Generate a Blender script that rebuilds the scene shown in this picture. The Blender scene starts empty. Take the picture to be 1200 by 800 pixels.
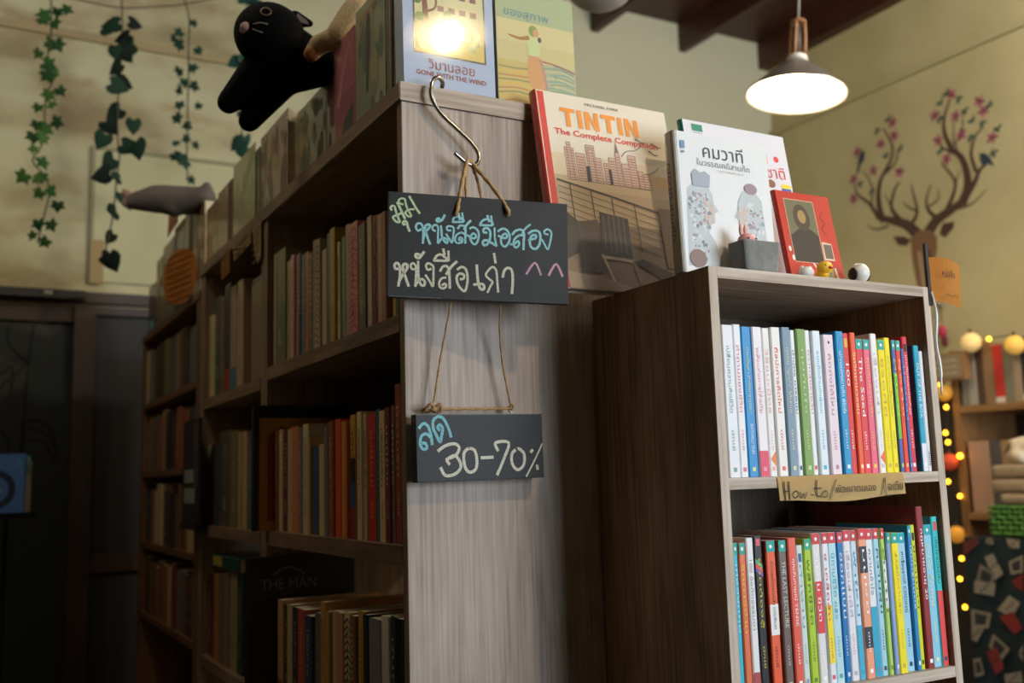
import bpy, bmesh, math, random
from mathutils import Vector, Matrix, Euler
C = bpy.context.scene.collection
PI = math.pi
# ------------------------------------------------------------ camera, light, exposure
cam = bpy.data.cameras.new('camera'); cam.sensor_width = 36; cam.lens = 36*1171/1200
cam.dof.use_dof = True; cam.dof.focus_distance = 1.52; cam.dof.aperture_fstop = 3.4
cam.clip_start = .05
camera = bpy.data.objects.new('camera', cam); C.objects.link(camera)
Rm = [[0.8756, -0.0403, -0.4813], [-0.4821, -0.1331, -0.8659], [-0.0292, 0.9903, -0.136]]
camera.matrix_world = Matrix.Translation((-0.5885, -1.3917, 1.3)) @ Matrix(Rm).to_4x4()
bpy.context.scene.camera = camera
sc = bpy.context.scene
sc.view_settings.view_transform = 'Standard'; sc.view_settings.look = 'None'
sc.view_settings.exposure = 0.47; sc.view_settings.gamma = 1
world = bpy.data.worlds.new('sky'); sc.world = world; world.use_nodes = True
bg = world.node_tree.nodes['Background']; bg.inputs[0].default_value = (.62, .75, 1, 1); bg.inputs[1].default_value = 1.0
def area(name, loc, rot, sx, sy, power, col):
    l = bpy.data.lights.new(name, 'AREA'); l.shape = 'RECTANGLE'; l.size = sx; l.size_y = sy; l.energy = power; l.color = col
    o = bpy.data.objects.new(name, l); C.objects.link(o); o.location = loc; o.rotation_euler = rot; return o
# daylight through the shop window behind the photographer
area('window_daylight', (2.0, -3.55, 1.75), (PI/2, 0, math.radians(0)), 1.9, 1.7, 84, (.78, .89, 1.0))
def globe(loc, power, col, r=.15):
    # added globe lamps out of view, brightening the upper walls
    t = bpy.data.objects.new('globe_lamp', None); C.objects.link(t); t.location = loc
    t['label'] = 'lit paper globe lamp hung ' + ('above the right aisle' if loc[0] > 1 else 'above the left aisle') + ', out of frame'; t['category'] = 'lamp'; t['group'] = 'lit paper globes'
    m = bpy.data.materials.new('glowing_paper'); m.use_nodes = True; b = m.node_tree.nodes['Principled BSDF']
    b.inputs['Emission Color'].default_value = (*col, 1); b.inputs['Emission Strength'].default_value = power/(math.pi*4*math.pi*r*r)
    bm = bmesh.new(); bmesh.ops.create_uvsphere(bm, u_segments=24, v_segments=16, radius=r)
    me = bpy.data.meshes.new('shade'); bm.to_mesh(me); bm.free(); me.materials.append(m)
    o = bpy.data.objects.new('shade', me); C.objects.link(o); o.parent = t
    bm = bmesh.new(); bmesh.ops.create_cone(bm, segments=6, radius1=.003, radius2=.003, depth=3.70-loc[2]-r, cap_ends=True, matrix=Matrix.Translation((0, 0, r+(3.70-loc[2]-r)/2)))
    me = bpy.data.meshes.new('cable'); bm.to_mesh(me); bm.free(); o = bpy.data.objects.new('cable', me); C.objects.link(o); o.parent = t
globe((2.5, -.2, 3.30), 92, (1, .94, .82))
globe((-.7, .9, 3.36), 22, (1, .93, .74))
# ------------------------------------------------------------ materials
def lin(h):
    h = h.lstrip('#'); v = [int(h[i:i+2], 16)/255 for i in (0, 2, 4)]
    return tuple((x/12.92 if x <= .04045 else ((x+.055)/1.055)**2.4) for x in v) + (1,)
_m = {}
def mat(col, rough=.5, metal=0, coat=0, key='', emit=0, bump=0, bscale=200, trans=0):
    k = (col, rough, metal, coat, key, emit, bump, bscale, trans)
    if k in _m: return _m[k]
    m = bpy.data.materials.new('paint_' + col.strip('#')); m.use_nodes = True
    n = m.node_tree.nodes; b = n['Principled BSDF']; L = m.node_tree.links
    b.inputs['Base Color'].default_value = lin(col); b.inputs['Roughness'].default_value = rough
    b.inputs['Metallic'].default_value = metal; b.inputs['Coat Weight'].default_value = coat
    b.inputs['Coat Roughness'].default_value = .07
    if trans: b.inputs['Transmission Weight'].default_value = trans
    if emit:
        b.inputs['Emission Color'].default_value = lin(col); b.inputs['Emission Strength'].default_value = emit
    if bump:
        t = n.new('ShaderNodeTexNoise'); t.inputs['Scale'].default_value = bscale; t.inputs['Detail'].default_value = 4
        tc = n.new('ShaderNodeTexCoord'); L.new(tc.outputs['Object'], t.inputs[0])
        bp = n.new('ShaderNodeBump'); bp.inputs['Strength'].default_value = bump; bp.inputs['Distance'].default_value = .004
        L.new(t.outputs[0], bp.inputs['Height']); L.new(bp.outputs[0], b.inputs['Normal'])
    _m[k] = m; return m
def ramp(n, stops):
    r = n.new('ShaderNodeValToRGB'); e = r.color_ramp.elements
    while len(e) < len(stops): e.new(.5)
    for el, (p, c) in zip(e, stops): el.position = p; el.color = lin(c) if isinstance(c, str) else c
    return r
def noisemat(name, stops, scale, stretch=(1, 1, 1), rough=.6, detail=6, bump=.15, distort=0, coat=0):
    m = bpy.data.materials.new(name); m.use_nodes = True
    n = m.node_tree.nodes; L = m.node_tree.links; b = n['Principled BSDF']
    tc = n.new('ShaderNodeTexCoord'); mp = n.new('ShaderNodeMapping'); mp.inputs['Scale'].default_value = stretch
    L.new(tc.outputs['Object'], mp.inputs[0])
    t = n.new('ShaderNodeTexNoise'); t.inputs['Scale'].default_value = scale; t.inputs['Detail'].default_value = detail
    t.inputs['Distortion'].default_value = distort; t.inputs['Roughness'].default_value = .65
    L.new(mp.outputs[0], t.inputs[0]); r = ramp(n, stops); L.new(t.outputs[0], r.inputs[0])
    L.new(r.outputs[0], b.inputs['Base Color']); b.inputs['Roughness'].default_value = rough; b.inputs['Coat Weight'].default_value = coat
    if bump:
        bp = n.new('ShaderNodeBump'); bp.inputs['Strength'].default_value = bump; bp.inputs['Distance'].default_value = .003
        L.new(t.outputs[0], bp.inputs['Height']); L.new(bp.outputs[0], b.inputs['Normal'])
    return m
def woodmat(name, dark, mid, light, axis='z', rough=.55, seed=0):
    """laminate oak: long streaks, fine pores and a few cathedral figures along one axis"""
    m = bpy.data.materials.new(name); m.use_nodes = True
    n = m.node_tree.nodes; L = m.node_tree.links; b = n['Principled BSDF']
    tc = n.new('ShaderNodeTexCoord')
    def tex(st, sc_, det, dis=0):
        mp = n.new('ShaderNodeMapping')
        s = {'z': (st, st, 1), 'x': (1, st, st), 'y': (st, 1, st)}[axis]
        mp.inputs['Scale'].default_value = s; mp.inputs['Location'].default_value = (seed, seed*.7, seed*1.3)
        L.new(tc.outputs['Object'], mp.inputs[0])
        t = n.new('ShaderNodeTexNoise'); t.inputs['Scale'].default_value = sc_; t.inputs['Detail'].default_value = det
        t.inputs['Distortion'].default_value = dis; L.new(mp.outputs[0], t.inputs[0]); return t
    a = tex(5, 2.2, 6, 2.4); f_ = tex(34, 5, 5); big = tex(2.2, 2.0, 2, .4)
    r = ramp(n, [(.36, dark), (.5, mid), (.65, light)])
    mx = n.new('ShaderNodeMix'); mx.data_type = 'FLOAT'; mx.inputs[0].default_value = .58
    L.new(a.outputs[0], mx.inputs[2]); L.new(f_.outputs[0], mx.inputs[3])
    mx2 = n.new('ShaderNodeMix'); mx2.data_type = 'FLOAT'; mx2.inputs[0].default_value = .3
    L.new(mx.outputs[0], mx2.inputs[2]); L.new(big.outputs[0], mx2.inputs[3])
    L.new(mx2.outputs[0], r.inputs[0]); L.new(r.outputs[0], b.inputs['Base Color'])
    b.inputs['Roughness'].default_value = rough
    bp = n.new('ShaderNodeBump'); bp.inputs['Strength'].default_value = .12; bp.inputs['Distance'].default_value = .001
    L.new(f_.outputs[0], bp.inputs['Height']); L.new(bp.outputs[0], b.inputs['Normal'])
    return m
OAKZ = woodmat('grey_oak_laminate', '#7a6859', '#a89788', '#c0b2a5', 'z')
OAKX = woodmat('grey_oak_edge', '#94826f', '#bfae9c', '#d6c9ba', 'x', seed=3)
OAKY = woodmat('brown_oak_edge', '#4f3c2a', '#745a40', '#8f7658', 'y', seed=5)  # darker oak copy, shade of the board undersides put into its colour
OAKB = woodmat('brown_oak_side', '#5e4429', '#94714b', '#bb976c', 'z', seed=8)
OAKV = woodmat('grey_oak_upright_edge', '#94826f', '#c0af9c', '#d8cbbb', 'z', seed=11)
OAKBV = woodmat('brown_oak_upright_edge', '#5a4634', '#7a634c', '#927c64', 'z', seed=2)  # uprights darkened in colour to carry the shade inside the bays
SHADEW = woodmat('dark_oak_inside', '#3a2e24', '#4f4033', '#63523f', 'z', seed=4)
OLDW = woodmat('reddish_shelf_wood', '#4c2f1c', '#6c4528', '#835a38', 'z', seed=6)
BEAM = woodmat('dark_stained_beam', '#2c140c', '#3f1d11', '#4e2718', 'y', .45, seed=9)
DARKW = woodmat('dark_door_wood', '#1f120a', '#2c1a0f', '#3a2416', 'z', .5, seed=1)
FLOORM = woodmat('dark_floor_wood', '#2a1f17', '#36291e', '#443326', 'y', .4, seed=12)
WALLR = noisemat('olive_cream_paint', [(.35, '#b3a476'), (.65, '#beaf82')], 3, rough=.75, bump=.05)
def backwall_mat():
    m = bpy.data.materials.new('weathered_cream_wall'); m.use_nodes = True
    n = m.node_tree.nodes; L = m.node_tree.links; b = n['Principled BSDF']; b.inputs['Roughness'].default_value = .8
    tc = n.new('ShaderNodeTexCoord'); mp = n.new('ShaderNodeMapping'); mp.inputs['Scale'].default_value = (1.1, 1, 2.6)
    L.new(tc.outputs['Object'], mp.inputs[0])
    t = n.new('ShaderNodeTexNoise'); t.inputs['Scale'].default_value = 1.7; t.inputs['Detail'].default_value = 4; t.inputs['Roughness'].default_value = .5
    L.new(mp.outputs[0], t.inputs[0])
    r = ramp(n, [(.34, '#988a66'), (.47, '#b4ac88'), (.6, '#c0bb98')]); L.new(t.outputs[0], r.inputs[0])
    t2 = n.new('ShaderNodeTexNoise'); t2.inputs['Scale'].default_value = 3.6; t2.inputs['Detail'].default_value = 3
    mp2 = n.new('ShaderNodeMapping'); mp2.inputs['Location'].default_value = (7, 3, 5); mp2.inputs['Scale'].default_value = (1, 1, 1.6)
    L.new(tc.outputs['Object'], mp2.inputs[0]); L.new(mp2.outputs[0], t2.inputs[0])
    r2 = ramp(n, [(.53, (0, 0, 0, 1)), (.70, (.75, .75, .75, 1))]); L.new(t2.outputs[0], r2.inputs[0])
    mx = n.new('ShaderNodeMix'); mx.data_type = 'RGBA'; L.new(r2.outputs[0], mx.inputs[0]); L.new(r.outputs[0], mx.inputs[6])
    mx.inputs[7].default_value = lin('#967a56')
    # the stained part is the old panelled end; right of it the wall is freshly painted
    sp = n.new('ShaderNodeSeparateXYZ'); L.new(tc.outputs['Object'], sp.inputs[0])
    mr = n.new('ShaderNodeMapRange'); mr.inputs[1].default_value = .5; mr.inputs[2].default_value = 1.3
    L.new(sp.outputs[0], mr.inputs[0])
    mx2 = n.new('ShaderNodeMix'); mx2.data_type = 'RGBA'; L.new(mr.outputs[0], mx2.inputs[0]); L.new(mx.outputs[2], mx2.inputs[6])
    mx2.inputs[7].default_value = lin('#bcb89c'); L.new(mx2.outputs[2], b.inputs['Base Color']); return m
WALLB = backwall_mat()
SIGN = noisemat('chalkboard_black', [(.3, '#1b1d1f'), (.62, '#232527'), (.8, '#383b3d')], 9, (1, 1, 5), rough=.6, detail=9, bump=.08)
PAGES = noisemat('paper_pages', [(.3, '#b9aa8c'), (.7, '#d9ceb5')], 60, (14, 1, 1), rough=.9, bump=0)
PAGEW = noisemat('white_paper_pages', [(.3, '#cfcac0'), (.7, '#e6e2da')], 60, (14, 1, 1), rough=.9, bump=0)
PLUSHB = mat('#060607', .97, bump=.6, bscale=500); PLUSHB.node_tree.nodes['Principled BSDF'].inputs['Specular IOR Level'].default_value = .12
TWINE = noisemat('jute_twine', [(.3, '#967143'), (.7, '#d0aa76')], 300, rough=.9, bump=.6)
STEEL = mat('#a8a49c', .25, 1)
def chalkmat(col):
    m = bpy.data.materials.new('chalk_' + col[1:]); m.use_nodes = True
    n = m.node_tree.nodes; L = m.node_tree.links; b = n['Principled BSDF']; b.inputs['Roughness'].default_value = .95
    tc = n.new('ShaderNodeTexCoord'); t = n.new('ShaderNodeTexNoise'); t.inputs['Scale'].default_value = 700; t.inputs['Detail'].default_value = 2
    L.new(tc.outputs['Object'], t.inputs[0])
    r = n.new('ShaderNodeValToRGB'); r.color_ramp.elements[0].position = .36; r.color_ramp.elements[1].position = .5
    c = lin(col); r.color_ramp.elements[0].color = tuple(x*.35 for x in c[:3]) + (1,); r.color_ramp.elements[1].color = c
    L.new(t.outputs[0], r.inputs[0]); L.new(r.outputs[0], b.inputs['Base Color']); return m
# ------------------------------------------------------------ mesh helpers
def link(name, me, m=None, parent=None, mw=None):
    o = bpy.data.objects.new(name, me); C.objects.link(o)
    if m is not None: me.materials.append(m)
    if parent is not None: o.parent = parent
    if mw is not None: o.matrix_local = mw
    return o
def bm2o(name, bm, m=None, parent=None, smooth=False, mw=None):
    me = bpy.data.meshes.new(name)
    bmesh.ops.recalc_face_normals(bm, faces=bm.faces)
    if smooth:
        for f in bm.faces: f.smooth = True
    bm.to_mesh(me); bm.free(); return link(name, me, m, parent, mw)
def bx(bm, x0, x1, y0, y1, z0, z1, bev=0):
    vs = [bm.verts.new((x, y, z)) for x in (x0, x1) for y in (y0, y1) for z in (z0, z1)]
    fs = [(0, 1, 3, 2), (4, 6, 7, 5), (0, 4, 5, 1), (2, 3, 7, 6), (0, 2, 6, 4), (1, 5, 7, 3)]
    faces = [bm.faces.new([vs[i] for i in f]) for f in fs]
    if bev:
        es = list({e for f in faces for e in f.edges})
        bmesh.ops.bevel(bm, geom=es, offset=bev, segments=2, affect='EDGES', profile=.7)
def box(name, x0, x1, y0, y1, z0, z1, m, parent=None, bev=0):
    bm = bmesh.new(); bx(bm, x0, x1, y0, y1, z0, z1, bev); return bm2o(name, bm, m, parent)
def tag(o, label, cat, group=None):
    o['label'] = label; o['category'] = cat
    if group: o['group'] = group
    return o
def thing(name, label, cat, loc=(0, 0, 0), rotz=0, group=None, rot=None):
    o = bpy.data.objects.new(name, None); C.objects.link(o); o.location = loc
    o.rotation_euler = rot if rot else (0, 0, rotz); o.empty_display_size = .02
    return tag(o, label, cat, group)
def struct(o): o['kind'] = 'structure'; return o
def catmull(pts, n=5, closed=False):
    P = [Vector(p) for p in pts]
    if len(P) < 3: return P
    out = []
    N = len(P)
    for i in range(N if closed else N-1):
        if closed: p0, p1, p2, p3 = P[i-1], P[i], P[(i+1) % N], P[(i+2) % N]
        else: p0 = P[max(i-1, 0)]; p1 = P[i]; p2 = P[i+1]; p3 = P[min(i+2, N-1)]
        for k in range(n):
            t = k/n
            out.append(.5*((2*p1)+(-p0+p2)*t+(2*p0-5*p1+4*p2-p3)*t*t+(-p0+3*p1-3*p2+p3)*t**3))
    if not closed: out.append(P[-1])
    return out
def tube(name, pts, r, m, parent=None, seg=8, smooth=5, closed=False, twist=None):
    P = catmull(pts, smooth, closed) if smooth else [Vector(p) for p in pts]
    bm = bmesh.new(); rings = []; N = len(P)
    up = Vector((0, 0, 1)); prevn = None
    for i, p in enumerate(P):
        a = P[i-1] if (i > 0 or closed) else P[0]; b = P[(i+1) % N] if (i < N-1 or closed) else P[-1]
        t = (b-a).normalized()
        if prevn is None: nrm = t.orthogonal().normalized()
        else: nrm = (prevn - t*prevn.dot(t)); nrm = nrm.normalized() if nrm.length > 1e-6 else t.orthogonal().normalized()
        prevn = nrm; bn = t.cross(nrm)
        rr = r[min(int(i*len(r)/N), len(r)-1)] if isinstance(r, (list, tuple)) else r
        ring = []
        for k in range(seg):
            ang = 2*PI*k/seg; q = rr
            if twist:
                s = i*twist; q = rr*(1+.25*math.cos(2*(ang-s)))
            ring.append(bm.verts.new(p+(nrm*math.cos(ang)+bn*math.sin(ang))*q))
        rings.append(ring)
    for i in range(N-1 if not closed else N):
        A, B = rings[i], rings[(i+1) % N]
        for k in range(seg): bm.faces.new((A[k], A[(k+1) % seg], B[(k+1) % seg], B[k]))
    if not closed: bm.faces.new(rings[0]); bm.faces.new(rings[-1])
    return bm2o(name, bm, m, parent, True)
def ball(name, c, r, m, parent=None, sub=3, scale=(1, 1, 1), rot=None):
    bm = bmesh.new(); bmesh.ops.create_icosphere(bm, subdivisions=sub, radius=r)
    M = Matrix.Translation(c) @ (rot.to_matrix().to_4x4() if rot else Matrix()) @ Matrix.Diagonal((*scale, 1))
    bmesh.ops.transform(bm, matrix=M, verts=bm.verts); return bm2o(name, bm, m, parent, True)
def lathe(name, prof, m, parent=None, seg=40, mw=None, close=False):
    bm = bmesh.new(); rings = []
    for r, z in prof:
        rings.append([bm.verts.new((r*math.cos(2*PI*k/seg), r*math.sin(2*PI*k/seg), z)) for k in range(seg)] if r > 1e-6 else [bm.verts.new((0, 0, z))])
    for A, B in zip(rings, rings[1:]):
        for k in range(seg):
            a = A[k % len(A)], A[(k+1) % len(A)]; b = B[k % len(B)], B[(k+1) % len(B)]
            vs = [a[0], a[1], b[1], b[0]]; u = []
            for v in vs:
                if v not in u: u.append(v)
            if len(u) > 2: bm.faces.new(u)
    return bm2o(name, bm, m, parent, True, mw)
def capsules(name, caps, m, parent=None, voxel=.006, sm=4):
    """one continuous soft body from rounded limbs (p, r, q, s), fused by a voxel remesh"""
    bm = bmesh.new()
    for p, r, q, s in caps:
        p = Vector(p); q = Vector(q); n = max(3, int((q-p).length/(min(r, s)*.3))+1)
        for i in range(n):
            t = i/(n-1); c = p.lerp(q, t); rr = r+(s-r)*t
            bmesh.ops.create_icosphere(bm, subdivisions=2, radius=rr, matrix=Matrix.Translation(c))
    o = bm2o(name, bm, m, None, True)
    md = o.modifiers.new('r', 'REMESH'); md.mode = 'VOXEL'; md.voxel_size = voxel; md.use_smooth_shade = True
    s_ = o.modifiers.new('s', 'SMOOTH'); s_.iterations = sm; s_.factor = .6
    dg = bpy.context.evaluated_depsgraph_get(); me = bpy.data.meshes.new_from_object(o.evaluated_get(dg))
    bpy.data.objects.remove(o); 
    for f in me.polygons: f.use_smooth = True
    if not me.materials: me.materials.append(m)
    o = bpy.data.objects.new(name, me); C.objects.link(o)
    if parent is not None: o.parent = parent
    return o
# text: one mesh per string, fitted where it stands
_t = {}
def textmesh(body, bold=0):
    k = (body, bold)
    if k in _t: return _t[k]
    c = bpy.data.curves.new('lettering', 'FONT'); c.body = body; c.size = 1; c.resolution_u = 2; c.offset = bold
    o = bpy.data.objects.new('tmp', c); C.objects.link(o); dg = bpy.context.evaluated_depsgraph_get()
    me = bpy.data.meshes.new_from_object(o.evaluated_get(dg)); bpy.data.objects.remove(o)
    xs = [v.co.x for v in me.vertices] or [0, 1]; ys = [v.co.y for v in me.vertices] or [0, 1]
    x0, x1, y0, y1 = min(xs), max(xs), min(ys), max(ys)
    for v in me.vertices: v.co = Vector((v.co.x-(x0+x1)/2, v.co.y-(y0+y1)/2, 0))
    me.materials.clear(); me.materials.append(None)
    _t[k] = (me, max(x1-x0, .01), max(y1-y0, .01)); return _t[k]
def frame(o, right, up):
    r = Vector(right).normalized(); u = Vector(up).normalized(); n = r.cross(u)
    return Matrix(((r.x, u.x, n.x, o[0]), (r.y, u.y, n.y, o[1]), (r.z, u.z, n.z, o[2]), (0, 0, 0, 1)))
def text(name, body, m, parent, fr, cx, cy, w, h, lift=.0004, bold=0, rot=0):
    if not body.strip(): return None
    me, bw, bh = textmesh(body, bold)
    o = bpy.data.objects.new(name, me); C.objects.link(o); o.parent = parent
    o.matrix_local = fr @ Matrix.Translation((cx, cy, lift)) @ Matrix.Rotation(rot, 4, 'Z') @ Matrix.Diagonal((w/bw, h/bh, 1, 1))
    o.material_slots[0].link = 'OBJECT'; o.material_slots[0].material = m
    return o
class Art:
    """flat print: shapes in one sheet, each a hair above the last"""
    def __init__(s, gloss=0): s.bm = bmesh.new(); s.mats = []; s.z = 0; s.g = gloss
    def mi(s, m):
        if isinstance(m, str): m = mat(m, .5, 0, s.g)
        if m not in s.mats: s.mats.append(m)
        return s.mats.index(m)
    def poly(s, pts, m, z=None):
        s.z += .000004; i = s.mi(m)
        f = s.bm.faces.new([s.bm.verts.new((p[0], p[1], s.z if z is None else z)) for p in pts]); f.material_index = i
        if f.normal.z < 0 or sum(a[0]*b[1]-b[0]*a[1] for a, b in zip(pts, list(pts[1:])+[pts[0]])) < 0: f.normal_flip()
    def rect(s, x0, x1, y0, y1, m): s.poly([(x0, y0), (x1, y0), (x1, y1), (x0, y1)], m)
    def ell(s, cx, cy, rx, ry, m, n=16, rot=0):
        c_, s_ = math.cos(rot), math.sin(rot)
        s.poly([(cx+rx*math.cos(2*PI*k/n)*c_-ry*math.sin(2*PI*k/n)*s_, cy+rx*math.cos(2*PI*k/n)*s_+ry*math.sin(2*PI*k/n)*c_) for k in range(n)], m)
    def line(s, pts, w0, m, w1=None, smooth=4):
        w1 = w0 if w1 is None else w1
        P = catmull([(p[0], p[1], 0) for p in pts], smooth) if len(pts) > 2 and smooth else [Vector((p[0], p[1], 0)) for p in pts]
        s.z += .000004; i = s.mi(m); L_ = []; N = len(P)
        for k, p in enumerate(P):
            t = (P[min(k+1, N-1)]-P[max(k-1, 0)]); t = t.normalized() if t.length else Vector((1, 0, 0))
            n_ = Vector((-t.y, t.x, 0)); w = (w0+(w1-w0)*k/(N-1))/2
            e = Vector((0, 0, s.z))
            if k == 0: p = p-t*w*.6
            if k == N-1: p = p+t*w*.6
            L_.append((s.bm.verts.new(p+n_*w+e), s.bm.verts.new(p-n_*w+e)))
        for a, b in zip(L_, L_[1:]):
            f = s.bm.faces.new((a[1], b[1], b[0], a[0])); f.material_index = i
    def build(s, name, parent, fr, lift=.0004):
        me = bpy.data.meshes.new(name); s.bm.to_mesh(me); s.bm.free()
        for m in s.mats: me.materials.append(m)
        o = bpy.data.objects.new(name, me); C.objects.link(o); o.parent = parent
        o.matrix_local = fr @ Matrix.Translation((0, 0, lift)); return o
ORD = ['first', 'second', 'third', 'fourth', 'fifth', 'sixth', 'seventh', 'eighth', 'ninth', 'tenth', 'eleventh', 'twelfth', 'thirteenth', 'fourteenth', 'fifteenth', 'sixteenth', 'seventeenth', 'eighteenth', 'nineteenth', 'twentieth', 'twenty-first', 'twenty-second', 'twenty-third', 'twenty-fourth', 'twenty-fifth', 'twenty-sixth', 'twenty-seventh', 'twenty-eighth', 'twenty-ninth', 'thirtieth']
# ------------------------------------------------------------ the room
XR, YB, XL, YN, ZC = 3.63, 2.9, -2.2, -3.7, 3.87
fl = bpy.data.objects.new('floor', None); C.objects.link(fl); struct(fl)
fbm = bmesh.new(); x = XL
while x < XR-.001:
    x2 = min(x+.14, XR); bx(fbm, x, x2-.003, YN, YB, -.03, 0); x = x2
o = bm2o('floor_boards', fbm, FLOORM, fl)
struct(box('wall_back', XL, XR+.1, YB, YB+.1, 0, ZC, WALLB))
struct(box('wall_right', XR, XR+.1, YN, YB, 0, ZC, WALLR))
struct(box('wall_left', XL-.1, XL, YN, YB, 0, ZC, mat('#4b4538', .8)))
wf = bmesh.new(); WX0, WX1, WZ0, WZ1 = 1.0, 3.0, .85, 2.65
bx(wf, XL, WX0, YN-.1, YN, 0, ZC); bx(wf, WX1, XR, YN-.1, YN, 0, ZC); bx(wf, WX0, WX1, YN-.1, YN, 0, WZ0); bx(wf, WX0, WX1, YN-.1, YN, WZ1, ZC)
struct(bm2o('wall_front', wf, mat('#7d7460', .8)))
wfr = bmesh.new()
for a in ((WX0, WX0+.05, WZ0, WZ1), (WX1-.05, WX1, WZ0, WZ1), (WX0+.05, WX1-.05, WZ0, WZ0+.05), (WX0+.05, WX1-.05, WZ1-.05, WZ1), (1.97, 2.03, WZ0+.05, WZ1-.05)):
    bx(wfr, a[0], a[1], YN-.09, YN-.03, a[2], a[3])
struct(bm2o('window_1', wfr, DARKW))
struct(box('ceiling', XL, XR, YN, YB, ZC, ZC+.05, BEAM))
ROOMCEIL = bpy.data.objects['ceiling']
for i in range(10):
    xb = 3.60-.605*i
    if xb-.045 < XL: break
    o = box('beam', xb-.045, xb if i else XR-.001, YN, YB-.001, ZC-.165, ZC-.0005, BEAM, ROOMCEIL)
tb = bmesh.new(); bx(tb, XL, XR-.03, YB-.014, YB-.0005, 3.155, 3.19); struct(bm2o('trim_1', tb, mat('#a3906a', .7)))
tb = bmesh.new(); bx(tb, XR-.028, XR-.0005, YN, YB-.0005, 3.29, 3.315); struct(bm2o('trim_2', tb, mat('#b5a87c', .7)))
# old panel board on the back wall
pb = bpy.data.objects.new('trim_3', None); C.objects.link(pb); struct(pb)
box('panel', -.14, .95, YB-.012, YB-.0005, 2.14, 2.69, mat('#b7b38d', .7), pb)
box('panel_edge', -.155, -.141, YB-.018, YB-.0005, 2.13, 2.705, mat('#8d8a68', .7), pb)
box('panel_edge', -.141, .95, YB-.018, YB-.0005, 2.691, 2.705, mat('#8d8a68', .7), pb)
box('strap', -.152, -.10, YB-.022, YB-.0185, 2.13, 2.31, mat('#9a8358', .7), pb)
# dark glazed doors
GLASSD = mat('#171c1a', .4)
dr = bpy.data.objects.new('door_1', None); C.objects.link(dr); struct(dr)
box('header', XL, 1.2, YB-.05, YB-.0005, 2.045, 2.088, DARKW, dr)
box('top_rail', XL, -.205, YB-.035, YB-.0005, 1.965, 2.03, DARKW, dr)
box('stile', -.205, -.125, YB-.045, YB-.0005, 0, 2.03, DARKW, dr)
box('glass', XL, -.206, YB-.014, YB-.0005, .05, 1.964, GLASSD, dr)
box('door_closer', -.62, -.17, YB-.095, YB-.0505, 2.05, 2.083, mat('#15110f', .4), dr)
box('white_clip', -.32, -.29, YB-.1, YB-.0955, 2.062, 2.075, mat('#8c8a80', .5), dr)
d2 = bpy.data.objects.new('door_2', None); C.objects.link(d2); struct(d2)
box('glass', -.124, .5, YB-.012, YB-.0005, 0, 2.03, mat('#070808', .6), d2)
box('cross_rail', -.124, .5, YB-.032, YB-.0125, .985, 1.05, DARKW, d2)
box('top_rail', -.124, .5, YB-.036, YB-.0125, 2.0, 2.03, DARKW, d2)
a = Art(); ink = mat('#020202', .9)
for pts in [[(-0.3517, 2.0197), (-0.3571, 1.999)], [(-0.4354, 1.9345), (-0.4332, 1.8713), (-0.3655, 1.8004)], [(-0.3493, 1.9453), (-0.3676, 1.6841), (-0.3685, 1.3571)], [(-0.4587, 1.7647), (-0.4439, 1.7585), (-0.4301, 1.7819), (-0.4183, 1.7822), (-0.4145, 1.7559), (-0.3997, 1.7563), (-0.3771, 1.7901), (-0.3653, 1.7937)], [(-0.3697, 1.5688), (-0.3193, 1.5755), (-0.2729, 1.5358), (-0.2528, 1.4694), (-0.2629, 1.4037)], [(-0.3632, 1.5524), (-0.2877, 1.5259), (-0.2591, 1.4794)], [(-0.3674, 1.5001), (-0.3017, 1.493), (-0.2639, 1.4366)], [(-0.3756, 1.5688), (-0.3776, 1.4546)], [(-0.4563, 1.6991), (-0.4341, 1.7291), (-0.4133, 1.7229)], [(-0.4142, 1.7493), (-0.4205, 1.6767)], [(-0.4505, 1.5363), (-0.4261, 1.5037), (-0.4128, 1.455)]]:
    a.line(pts, .007, ink)
a.build('painted_lines', dr, frame((0, YB-.0145, 0), (1, 0, 0), (0, 0, 1)), .0002)
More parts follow.
